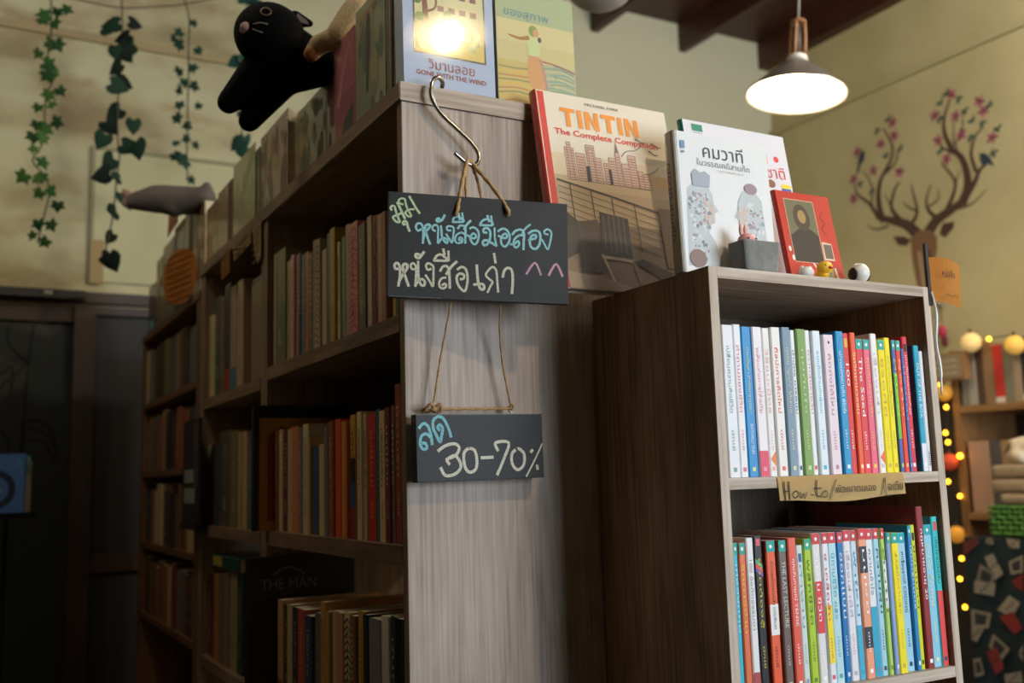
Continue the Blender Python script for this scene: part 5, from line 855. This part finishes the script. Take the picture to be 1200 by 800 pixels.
vine('leftmost ivy strand with mid green lobed leaves', [[-0.358, 2.4, 3.1191], [-0.3556, 2.4, 3.0407], [-0.3528, 2.4, 2.9496], [-0.3616, 2.4, 2.8699], [-0.3419, 2.4, 2.7766], [-0.3622, 2.4, 2.7089], [-0.3649, 2.4, 2.6192], [-0.3676, 2.4, 2.5302], [-0.3984, 2.4, 2.4633], [-0.3585, 2.4, 2.4152], [-0.3401, 2.4, 2.3549], [-0.354, 2.4, 2.2695], [-0.3725, 2.4, 2.166]],
 [[-0.3346, 2.38, 3.0427], [-0.3175, 2.38, 3.0398], [-0.3891, 2.38, 2.9922], [-0.3494, 2.38, 2.9743], [-0.3644, 2.38, 3.0038], [-0.3366, 2.38, 2.9217], [-0.3645, 2.38, 2.9162], [-0.3882, 2.38, 2.8761], [-0.3726, 2.38, 2.8213], [-0.3386, 2.38, 2.8017], [-0.3661, 2.38, 2.7904], [-0.3529, 2.38, 2.7224], [-0.3252, 2.38, 2.727], [-0.3843, 2.38, 2.6663], [-0.3539, 2.38, 2.6649], [-0.3877, 2.38, 2.5995], [-0.3708, 2.38, 2.5863], [-0.3382, 2.38, 2.6039], [-0.3972, 2.38, 2.5573], [-0.3639, 2.38, 2.5433], [-0.4062, 2.38, 2.4998], [-0.37, 2.38, 2.4735], [-0.4193, 2.38, 2.405], [-0.3918, 2.38, 2.3899], [-0.3654, 2.38, 2.4149], [-0.3687, 2.38, 2.3462], [-0.3278, 2.38, 2.3509], [-0.3154, 2.38, 2.3057], [-0.3734, 2.38, 2.2379], [-0.3379, 2.38, 2.2353], [-0.3854, 2.38, 2.1939], [-0.3418, 2.38, 2.1827]], IL, .044, ['#2b4f22', '#223f1e', '#3a5c28', '#3a3020'], 1)
vine('second ivy strand from left with big dark heart leaves', [[-0.1318, 2.3, 3.123], [-0.127, 2.3, 3.038], [-0.1249, 2.3, 2.9462], [-0.1285, 2.3, 2.8475], [-0.1296, 2.3, 2.7662], [-0.1335, 2.3, 2.6849], [-0.1306, 2.3, 2.5574], [-0.1231, 2.3, 2.4791], [-0.1323, 2.3, 2.3833], [-0.1362, 2.3, 2.3046], [-0.1457, 2.3, 2.2258], [-0.1655, 2.3, 2.1162]],
 [[-0.183, 2.28, 2.9652], [-0.1373, 2.28, 2.9876], [-0.1022, 2.28, 2.9882], [-0.107, 2.28, 2.9348], [-0.0832, 2.28, 2.9199], [-0.1549, 2.28, 2.8735], [-0.1231, 2.28, 2.873], [-0.1277, 2.28, 2.8203], [-0.1605, 2.28, 2.7437], [-0.138, 2.28, 2.7669], [-0.1242, 2.28, 2.6634], [-0.1715, 2.28, 2.6082], [-0.0771, 2.28, 2.6291], [-0.1757, 2.28, 2.5508], [-0.1208, 2.28, 2.5144], [-0.0751, 2.28, 2.5335], [-0.1481, 2.28, 2.4603], [-0.1608, 2.28, 2.4023], [-0.1211, 2.28, 2.401], [-0.1169, 2.28, 2.342], [-0.1324, 2.28, 2.275], [-0.1363, 2.28, 2.2004], [-0.1733, 2.28, 2.1113], [-0.1512, 2.28, 2.1193]], HL, .060, ['#0f2418', '#0b1a12', '#1a3324', '#3a3a2a'], 2)
vine('third ivy strand from left with small forked leaves', [[0.1063, 2.45, 3.239], [0.1266, 2.45, 3.1831], [0.1406, 2.45, 3.1151], [0.1389, 2.45, 3.0089], [0.1406, 2.45, 2.8868], [0.1389, 2.45, 2.7824], [0.1404, 2.45, 2.6793], [0.1387, 2.45, 2.5764], [0.1433, 2.45, 2.4751]],
 [[0.1497, 2.43, 3.1118], [0.1116, 2.43, 3.0689], [0.0866, 2.43, 3.029], [0.1125, 2.43, 3.0062], [0.1611, 2.43, 2.9875], [0.1075, 2.43, 2.9149], [0.1364, 2.43, 2.9062], [0.1241, 2.43, 2.8729], [0.1024, 2.43, 2.8346], [0.1662, 2.43, 2.8455], [0.1096, 2.43, 2.7808], [0.1832, 2.43, 2.7825], [0.0855, 2.43, 2.7052], [0.149, 2.43, 2.6945], [0.0963, 2.43, 2.6152], [0.1183, 2.43, 2.6217], [0.1692, 2.43, 2.6256], [0.0908, 2.43, 2.5705], [0.116, 2.43, 2.5638], [0.1354, 2.43, 2.5359], [0.1489, 2.43, 2.4802]], IL, .037, ['#142f22', '#1d3b2c', '#2c3828'], 3)
vine('partly hidden ivy strand behind the black cat plush', [[0.3316, 2.35, 3.2427], [0.3425, 2.35, 3.1309], [0.3368, 2.35, 2.9884], [0.3311, 2.35, 2.8475], [0.3256, 2.35, 2.7081], [0.3232, 2.35, 2.5878]],
 [[0.3706, 2.33, 3.1921], [0.3976, 2.33, 3.1836], [0.3038, 2.33, 3.1847], [0.3254, 2.33, 2.9572], [0.3057, 2.33, 2.9396], [0.3203, 2.33, 2.7486], [0.331, 2.33, 2.6338], [0.3148, 2.33, 2.6144], [0.3183, 2.33, 2.5843]], HL, .062, ['#15322a', '#1f4238', '#2c3828'], 4)
t = thing('garland_cord', 'thin sagging cord along the wall top carrying the ivy strands', 'cord', (0, 0, 0))
tube('cord', [[-0.5256, 2.42, 3.1755], [-0.3561, 2.42, 3.109], [-0.2609, 2.42, 3.1032], [-0.1182, 2.42, 3.1034], [0.0011, 2.42, 3.1322], [0.1114, 2.42, 3.1663], [0.2249, 2.42, 3.2157], [0.3934, 2.42, 3.2963], [0.6063, 2.42, 3.442]], .003, mat('#4c4632', .8), t, 5, 4)
# ------------------------------------------------------------ pendant lamps
def pendant(label, loc, rad, tilt, shade, power, name='pendant_lamp', top=ZC-.166, col=(1, .80, .52)):
    t = thing(name, label, 'lamp', loc, 0, 'cone pendant lamps')
    t.rotation_euler = tilt
    k = rad/.165
    lathe('shade', [(.165*k, 0), (.166*k, .004), (.160*k, .010), (.10*k, .065*k), (.045*k, .108*k), (.034*k, .118*k), (.032*k, .118*k), (.043*k, .105*k), (.098*k, .062*k), (.157*k, .008*k), (.163*k, 0), (.165*k, 0)], mat(shade, .32, .6), t)
    lathe('reflector', [(.1565*k, .0065), (.0965*k, .0605*k), (.0415*k, .1035*k), (0.0, .104*k)], mat('#fbf6e6', .6), t)
    lathe('collar', [(0, .1395*k), (.03*k, .1395*k), (.034*k, .132*k), (.036*k, .1185*k), (0, .1185*k)], mat('#d8d2c4', .5), t)
    for j in range(4):
        an = j*PI/2+.5; tube('cage_bar', [(.026*k*math.cos(an), .026*k*math.sin(an), .14*k), (.025*k*math.cos(an), .025*k*math.sin(an), .20*k), (.021*k*math.cos(an), .021*k*math.sin(an), .262*k)], .0052*k, mat('#9c6a3c', .4), t, 6, 3)
    lathe('cap', [(0, .275*k), (.012*k, .274*k), (.026*k, .264*k), (.026*k, .258*k), (0, .258*k)], mat('#9c6a3c', .4), t)
    lathe('socket', [(0, .255*k), (.011*k, .255*k), (.011*k, .14*k), (0, .14*k)], mat('#3c332c', .5), t)
    bm = mat('#fff2d0', .5, emit=14)
    ball('bulb', (0, 0, .050*k), .030*k, bm, t, 3)
    o = tube('cable', [(0, 0, .274*k), (0, 0, (top-loc[2]))], .0028, mat('#d9d4c8', .6), t, 6, 0)
    l = bpy.data.lights.new('bulb_light', 'POINT'); l.energy = power; l.color = col; l.shadow_soft_size = .032*k
    lo = bpy.data.objects.new('bulb_light', l); C.objects.link(lo); lo.parent = t; lo.location = (0, 0, .005*k)
    return t
pendant('grey cone pendant lamp with wooden cage hanging before the dark beams', [1.8609, 0.975, 2.5622], .168, (.03, .10, 0), '#8f8a82', 22)
pendant('grey cone pendant lamp out of frame above the photographer', (.80, -1.42, 2.84), .15, (0, 0, 0), '#8f8a82', 26)
pendant('grey cone pendant lamp out of frame over the left aisle', (-1.1, .9, 2.9), .15, (0, 0, 0), '#8f8a82', 3)  # added lamp, unseen, gives fill light from the left
t = thing('globe_lamp', 'pale grey ribbed globe lamp cut by the top of the frame', 'lamp', [1.0424, 0.9329, 2.786])
gm = bmesh.new(); bmesh.ops.create_uvsphere(gm, u_segments=40, v_segments=24, radius=.115)
for v in gm.verts:
    an = math.atan2(v.co.y, v.co.x); v.co.z *= .9; s = 1+.012*math.cos(an*12); v.co.x *= s; v.co.y *= s
bm2o('shade', gm, mat('#9a958c', .7, bump=.3, bscale=30), t, True)
tube('cable', [(0, 0, .09), (0, 0, ZC-.0005-t.location.z)], .003, mat('#3c332c', .6), t, 6, 0)
# ------------------------------------------------------------ corner at the right: shelf, table, lights
SX0 = 3.22
t = thing('wall_bookshelf', 'low wooden bookshelf against the olive right wall', 'bookcase', (SX0, .2, 0))
LW = woodmat('warm_shelf_wood', '#6b4a2a', '#8a6238', '#a87c4c', 'z', seed=14); LWY = woodmat('warm_shelf_board', '#6b4a2a', '#8a6238', '#a87c4c', 'y', seed=15)
box('upright', 0, .38, 1.275, 1.305, 0, 1.80, LW, t); box('upright', 0, .38, -.4, -.37, 0, 1.80, LW, t)
for z in (1.555, 1.10, .66, .25): box('shelf_board', 0, .38, -.3695, 1.2745, z-.03, z, LWY, t)
box('back_panel', .381, .389, -.4, 1.3, .1, 1.56, mat('#3a281a', .7), t)
bgc = [('grey', '#7d7468'), ('pale grey', '#a09888'), ('brown black', '#4a3020'), ('tan', '#8a6a48'), ('bright red', '#c02c20'), ('sage grey', '#77735c'), ('beige', '#9c8468'), ('black', '#1c1a1c'), ('dark', '#2a2628'), ('orange red', '#c0502c'), ('pink orange', '#c86a58'), ('red', '#c43a3a'), ('cream', '#b39c74'), ('brown', '#6a4a30')]
y = 1.46; i = 0; random.seed(4)
while y > .55 and i < 16:
    dn, dcol = bgc[i % 14]; w = random.uniform(.034, .05)
    book(f'{dn} book, {ORD[i]} from the post on wall bookshelf top row', 'books on the top row of the wall bookshelf', w-.002, .25+random.uniform(-.015, .015), .17, (SX0+.006, y-w/2, 1.555), -PI/2, dcol, None, None, '', {'foot': ('#cfc8ba', .1)} if dn in ('bright red', 'black') else None, plain=True, rough=.6)
    y -= w; i += 1
y = 1.455; i = 0
for dn, dcol, w, h in (('wide pale pink', '#b08a74', .10, .3), ('charcoal', '#4a4440', .055, .3), ('tan brown', '#9a7450', .045, .3), ('brown', '#6c4a30', .04, .29), ('ochre', '#a07a44', .05, .28), ('cream', '#b8a27c', .06, .28), ('dark brown', '#3c2a20', .05, .29)):
    book(f'{dn} book standing in the wall bookshelf middle row', 'books on the middle row of the wall bookshelf', w-.002, h, .2, (SX0+.01, y-w/2, 1.10), -PI/2, dcol, None, None, '', None, plain=True, rough=.6); y -= w
y = 1.44
for dn, dcol, w, h in (('dark brown', '#3a281c', .06, .2), ('brown', '#5c4028', .05, .22), ('dark', '#2c2420', .05, .2), ('tan', '#7c5c38', .05, .22), ('black', '#1e1a18', .06, .2), ('rust', '#6c3c24', .05, .21)):
    book(f'{dn} book standing in the wall bookshelf bottom row', 'books on the bottom row of the wall bookshelf', w-.002, h, .2, (SX0+.01, y-w/2, .66), -PI/2, dcol, None, None, '', None, plain=True, rough=.6); y -= w
dcab = thing('dark_cupboard', 'dark narrow cupboard behind the fairy lights beside the wall bookshelf', 'cupboard', (3.24, 1.512, 0))  # dark box added to darken the area behind the lights
box('body', .02, .385, 0, .62, .05, 1.62, mat('#1d1510', .6), dcab); box('plinth', .04, .385, .01, .61, 0, .0495, mat('#15100c', .6), dcab)
for z0, z1 in ((.06, .80), (.81, 1.61)): box('door_panel', .002, .0195, .004, .616, z0, z1, mat('#241a13', .55), dcab, .003)
# little light box sign
t = thing('light_box', 'small wooden box sign with pale lettering above the wall bookshelf books', 'sign', (SX0-.064, 1.50, 1.665))
t.rotation_euler = (0, 0, -PI/2)
box('box', -.075, .115, 0, .042, 0, .12, LW, t); box('face', -.065, .105, -.003, -.0005, .01, .11, mat('#8c7a5c', .6), t)
for k in range(3): text('lettering', 'READ MORE', mat('#c9bfa6', .6), t, frame((0, -.003, 0), (1, 0, 0), (0, 0, 1)), .02, .085-.027*k, .13, .014, .001)
box('bracket', -.075, -.055, .0, .006, -.22, -.001, LW, t)
# charm hanging
t = thing('hanging_charm', 'red and pink charm hanging beside the stag decal nose', 'ornament', [3.6, 1.8166, 1.9521])
tube('cord', [(0, 0, .2), (.002, 0, .12), (0, 0, .04)], .003, mat('#5a3c2c', .8), t, 5, 3)
ball('bead', (0, 0, .13), .016, mat('#8a7a6a', .2, .6), t, 2); ball('heart', (0, .0, .0), .03, mat('#b8304c', .6), t, 3, (.5, .8, 1)); ball('tassel', (0, -.01, -.05), .022, mat('#6c1c2c', .7), t, 3, (.5, .8, 1.3))
ball('nail', (.024, 0, .2), .012, mat('#5a3c2c', .8), t, 2)
# string of lights
t = thing('string_lights', 'warm fairy light string looping down wall bookshelf post', 'string lights', (0, 0, 0))
SL = [[3.205, 1.1673, 1.8266], [3.205, 1.285, 1.825], [3.205, 1.4137, 1.7755], [3.205, 1.5431, 1.6508], [3.205, 1.5223, 1.5549], [3.205, 1.5381, 1.4437], [3.205, 1.5293, 1.4023], [3.205, 1.4756, 1.3411], [3.205, 1.5157, 1.2835], [3.205, 1.5468, 1.2325], [3.205, 1.4934, 1.1699], [3.205, 1.4753, 1.1012], [3.205, 1.5124, 0.9056], [3.205, 1.5298, 0.8185], [3.205, 1.5168, 0.7019], [3.205, 1.5192, 0.5991]]
tube('wire', SL, .0022, mat('#2c2418', .7), t, 5, 3)
bm_ = mat('#ffb52a', .4, emit=5)
for i in (1, 3, 4, 5, 6, 7, 9, 10, 12, 13, 14): ball('bulb', Vector(SL[i])+Vector((-.006, 0, 0)), .0095 if i not in (3, 7) else .012, bm_, t, 2)
def cball(label, p, r, col, e): 
    o = thing('cotton_ball_light', label, 'light', p); ball('shade', (0, 0, 0), r, mat(col, .8, emit=e), o, 3); lathe('plug', [(0, r+.016), (.007, r+.015), (.007, r-.004), (0, r-.004)], mat('#3a2c1c', .6), o, 10); return o
cball('cream cotton ball light on top of wall bookshelf books', [3.19, 1.3643, 1.8204], .042, '#e6c27e', .25)
cball('half hidden yellow cotton ball light right of the cream one', [3.19, 1.1653, 1.7832], .04, '#e2b052', .25)
cball('red orange cotton ball light beside the small cabinet', [3.198, 1.5283, 1.3172], .036, '#d8502c', .12)
cball('amber cotton ball light low beside the small cabinet', [3.198, 1.5262, 1.0064], .036, '#e09a34', .25)
cball('yellow cotton ball light under the light box sign', [3.195, 1.5254, 1.6188], .036, '#d89a34', .2)
# cloth covered table
t = thing('covered_table', 'table draped in dark cloth printed with playing cards', 'table', (2.9, 1.262, 0))
bm = bmesh.new(); ny = 60; nz = 14; grid = []
for j in range(nz+1):
    row = []
    for i in range(ny+1):
        yy = -1.3*i/ny; zz = 1.018*(1-j/nz)+.002; row.append(bm.verts.new((-.004-.012*(j/nz)*math.sin(i*.75)-.01*j/nz, yy+(.01*j/nz), zz)))
    grid.append(row)
for j in range(nz):
    for i in range(ny): bm.faces.new((grid[j][i], grid[j][i+1], grid[j+1][i+1], grid[j+1][i]))
bx(bm, -.003, .28, -1.3, .0, 1.012, 1.02); bx(bm, 0, .28, -.012, -.002, .01, 1.011)
CLOTH = noisemat('dark_teal_cloth', [(.3, '#0f1f22'), (.7, '#16292c')], 40, rough=.9, bump=.2)
bm2o('cloth', bm, CLOTH, t, True)
box('frame', .03, .25, -1.25, -.05, .0, 1.0, mat('#2c2018', .7), t)
CARDS = [[[-1.1611, 0.9513], [-1.1231, 0.966], [-1.0881, 0.8921], [-1.1303, 0.864]], [[-1.2078, 0.8584], [-1.1823, 0.9244], [-1.1204, 0.89], [-1.1446, 0.8312]], [[-1.2153, 0.8578], [-1.1241, 0.8549], [-1.1363, 0.8065], [-1.22, 0.8123]], [[-1.0622, 0.9377], [-1.0004, 0.9659], [-1.0071, 0.9037], [-1.0566, 0.8911]], [[-1.0555, 0.8694], [-1.0077, 0.8975], [-1.0144, 0.8354], [-1.0407, 0.8456]], [[-1.0717, 0.8152], [-1.0293, 0.791], [-1.0698, 0.7346], [-1.1272, 0.757]], [[-1.1227, 0.7323], [-1.0639, 0.7569], [-1.0286, 0.7021], [-1.0659, 0.6733]], [[-1.2416, 0.7491], [-1.154, 0.7417], [-1.171, 0.6831], [-1.2449, 0.6813]], [[-1.2446, 0.6845], [-1.1847, 0.6911], [-1.2284, 0.6256], [-1.2497, 0.6358]], [[-1.1547, 0.6661], [-1.0891, 0.6181], [-1.129, 0.5726], [-1.178, 0.6161]], [[-1.1911, 0.5955], [-1.142, 0.6175], [-1.1216, 0.5427], [-1.1599, 0.5154]], [[-1.2502, 0.5591], [-1.2194, 0.5696], [-1.2075, 0.5082], [-1.2497, 0.4924]], [[-1.0558, 0.6071], [-1.0352, 0.6403], [-1.0418, 0.5786]], [[-1.1239, 0.5208], [-1.0523, 0.5436], [-1.05, 0.5015], [-1.1201, 0.4905]], [[-1.2497, 0.9992], [-1.1901, 1.0276], [-1.1816, 1.002], [-1.2468, 0.9534]], [[-1.0634, 1.0257], [-1.0082, 1.0215], [-1.0115, 0.9902], [-1.0533, 0.9883]], [[-1.1426, 1.0228], [-1.1171, 1.0237], [-1.1198, 0.9981], [-1.152, 1.0032]]]
a = Art(); fc = ['#8f8574', '#76685a', '#8f8574', '#8a806e', '#7c2420', '#8f8574', '#7c2420', '#857a68', '#8a8070', '#857a68', '#7a2622', '#8a8070', '#8a8070', '#8a8070', '#6c2826', '#8a8070', '#8a8070']
for i, q in enumerate(CARDS):
    a.poly(q, fc[i]); cx = sum(p[0] for p in q)/len(q); cy = sum(p[1] for p in q)/len(q)
    if i in (1, 3, 7, 9, 11): a.poly([(cx+(p[0]-cx)*.62, cy+(p[1]-cy)*.62) for p in q], '#2c2a2c')
    elif fc[i] != '#7c2420':
        for k in range(3): a.ell(cx+(k-1)*.014, cy+((k*7) % 3-1)*.012, .005, .006, '#5c2018' if i % 2 else '#241c1c', 8)
a.build('card_print', t, frame((-.0262, -1.262, 0), (0, -1, 0), (0, 0, 1)), .0005)
# basket and folded knit with a sleepy cat pillow
t = thing('green_basket', 'green woven basket on the card-print table', 'basket', (2.93, 1.16, 1.0275))
GRN = mat('#4f8030', .7); GRD = mat('#2f5520', .8)
box('liner', .004, .23, -.5, -.004, 0, .112, GRD, t)
for k in range(21):
    y0 = -.012-.0235*k
    tube('stake', [(.0, y0, .0), (-.003 if k % 2 else .003, y0, .03), (.003 if k % 2 else -.003, y0, .06), (-.003 if k % 2 else .003, y0, .09), (0, y0, .115)], .0048, GRN, t, 6, 3)
for k in range(6):
    z0 = .01+.02*k; tube('weaver', [((-.004 if (i+k) % 2 else .004)-.001, .002-.0235*i, z0) for i in range(22)], .0062, GRN, t, 6, 2)
for k in range(6): tube('weaver', [(.0+.03*i, .001+(-.003 if (i+k) % 2 else .003), .01+.02*k) for i in range(8)], .0062, GRN, t, 6, 2)
t = thing('folded_blanket', 'beige knitted blanket folded in layers on the green basket', 'blanket', (2.93, 1.15, 1.143))
KN = noisemat('beige_knit', [(.3, '#8a7358'), (.7, '#b09a7c')], 30, (1, 14, 3), rough=.95, bump=1)
for k, (z0, z1, y0) in enumerate(((0.001, .045, -.035), (.046, .10, .0), (.101, .155, .0))):
    bm = bmesh.new(); bx(bm, .0+.006*k, .24, -.5, y0, z0, z1, .018); bm2o('fold', bm, KN, t, True)
t = thing('cat_figure', 'cream and brown fluffy cat toy curled on the folded blanket', 'plush toy', (2.99, 1.0, 1.307))
FUR = noisemat('cream_brown_fur', [(.42, '#e2d8c6'), (.55, '#cdb898'), (.66, '#5c4028')], 9, rough=.95, bump=.6, detail=2)
capsules('body', [((.03, .08, .045), .05, (.04, -.08, .06), .062), ((.02, -.04, .075), .045, (.0, -.13, .085), .05), ((.01, .09, .035), .035, (0, .04, .02), .03)], FUR, t, .008)
for s in (0, 1): capsules('ear', [((.0, -.11-.05*s, .125), .016, (0, -.105-.06*s, .15), .006)], FUR, t, .004)
for s in (0, 1): ball('eye', (-.046, -.115-.035*s, .092), .005, mat('#1c140e', .3), t, 2)
# ------------------------------------------------------------ display rack at the left edge
RX, RY = -0.47, 2.2
t = thing('book_rack', 'thin black metal display rack in front of the dark door', 'rack', (-.52, 2.24, 0))
for x in (-.12, .08): tube('post', [(x, .085, 0), (x, .085, 1.45)], .007, mat('#101010', .5, .5), t, 8, 0)
box('ledge', -.19, .16, -.10, .085, 1.222, 1.228, mat('#101010', .5, .5), t); box('foot', -.16, .12, -.12, .12, 0, .012, mat('#101010', .5), t)
box('lip', -.19, .16, -.103, -.1001, 1.222, 1.24, mat('#101010', .5, .5), t)
for k, (xx, zz, yy, cl) in enumerate(((-.399, 1.424, 2.185, '#4a74b4'), (-.385, 1.415, 2.2055, '#b3a58a'), (-.376, 1.402, 2.226, '#a89a80'))):
    nm = ('blue paperback with dark wreath on cover at left frame edge', 'second book behind the blue paperback on the rack', 'rearmost book behind the blue paperback on the rack')[k]
    b = faceout(nm, 'book', xx-.145, xx, yy, yy+.019, 1.2285, zz, cl, 'books on the black display rack', rough=.4, coat=.3, rotz=-.28); b.location = (-.399-.145*math.cos(.28)+k*(.004*math.cos(.28)+.0196*math.sin(.28)), 2.16+.145*math.sin(.28)+k*(-.004*math.sin(.28)+.0196*math.cos(.28)), 1.2285)
    if k:
        a = Art(); a.rect(.125, .1445, .13, .19, '#2a8a88'); a.build('cover_print', b, FRN, .0003)
    if k == 0:
        a = Art()
        for q in range(26):
            an = 2*PI*q/26; a.ell(.062+.048*math.cos(an), .085+.05*math.sin(an), .012, .008, '#1c2234' if q % 2 else '#2a2a48', 8, an)
        a.rect(.125, .134, .155, .175, '#3a9a98'); a.build('cover_print', b, FRN, .0003)
        text('cover_title', 'ใจ', mat('#9ab8d0', .5), b, FRN, .062, .085, .03, .02, .0008)
print('objects', len(bpy.data.objects))
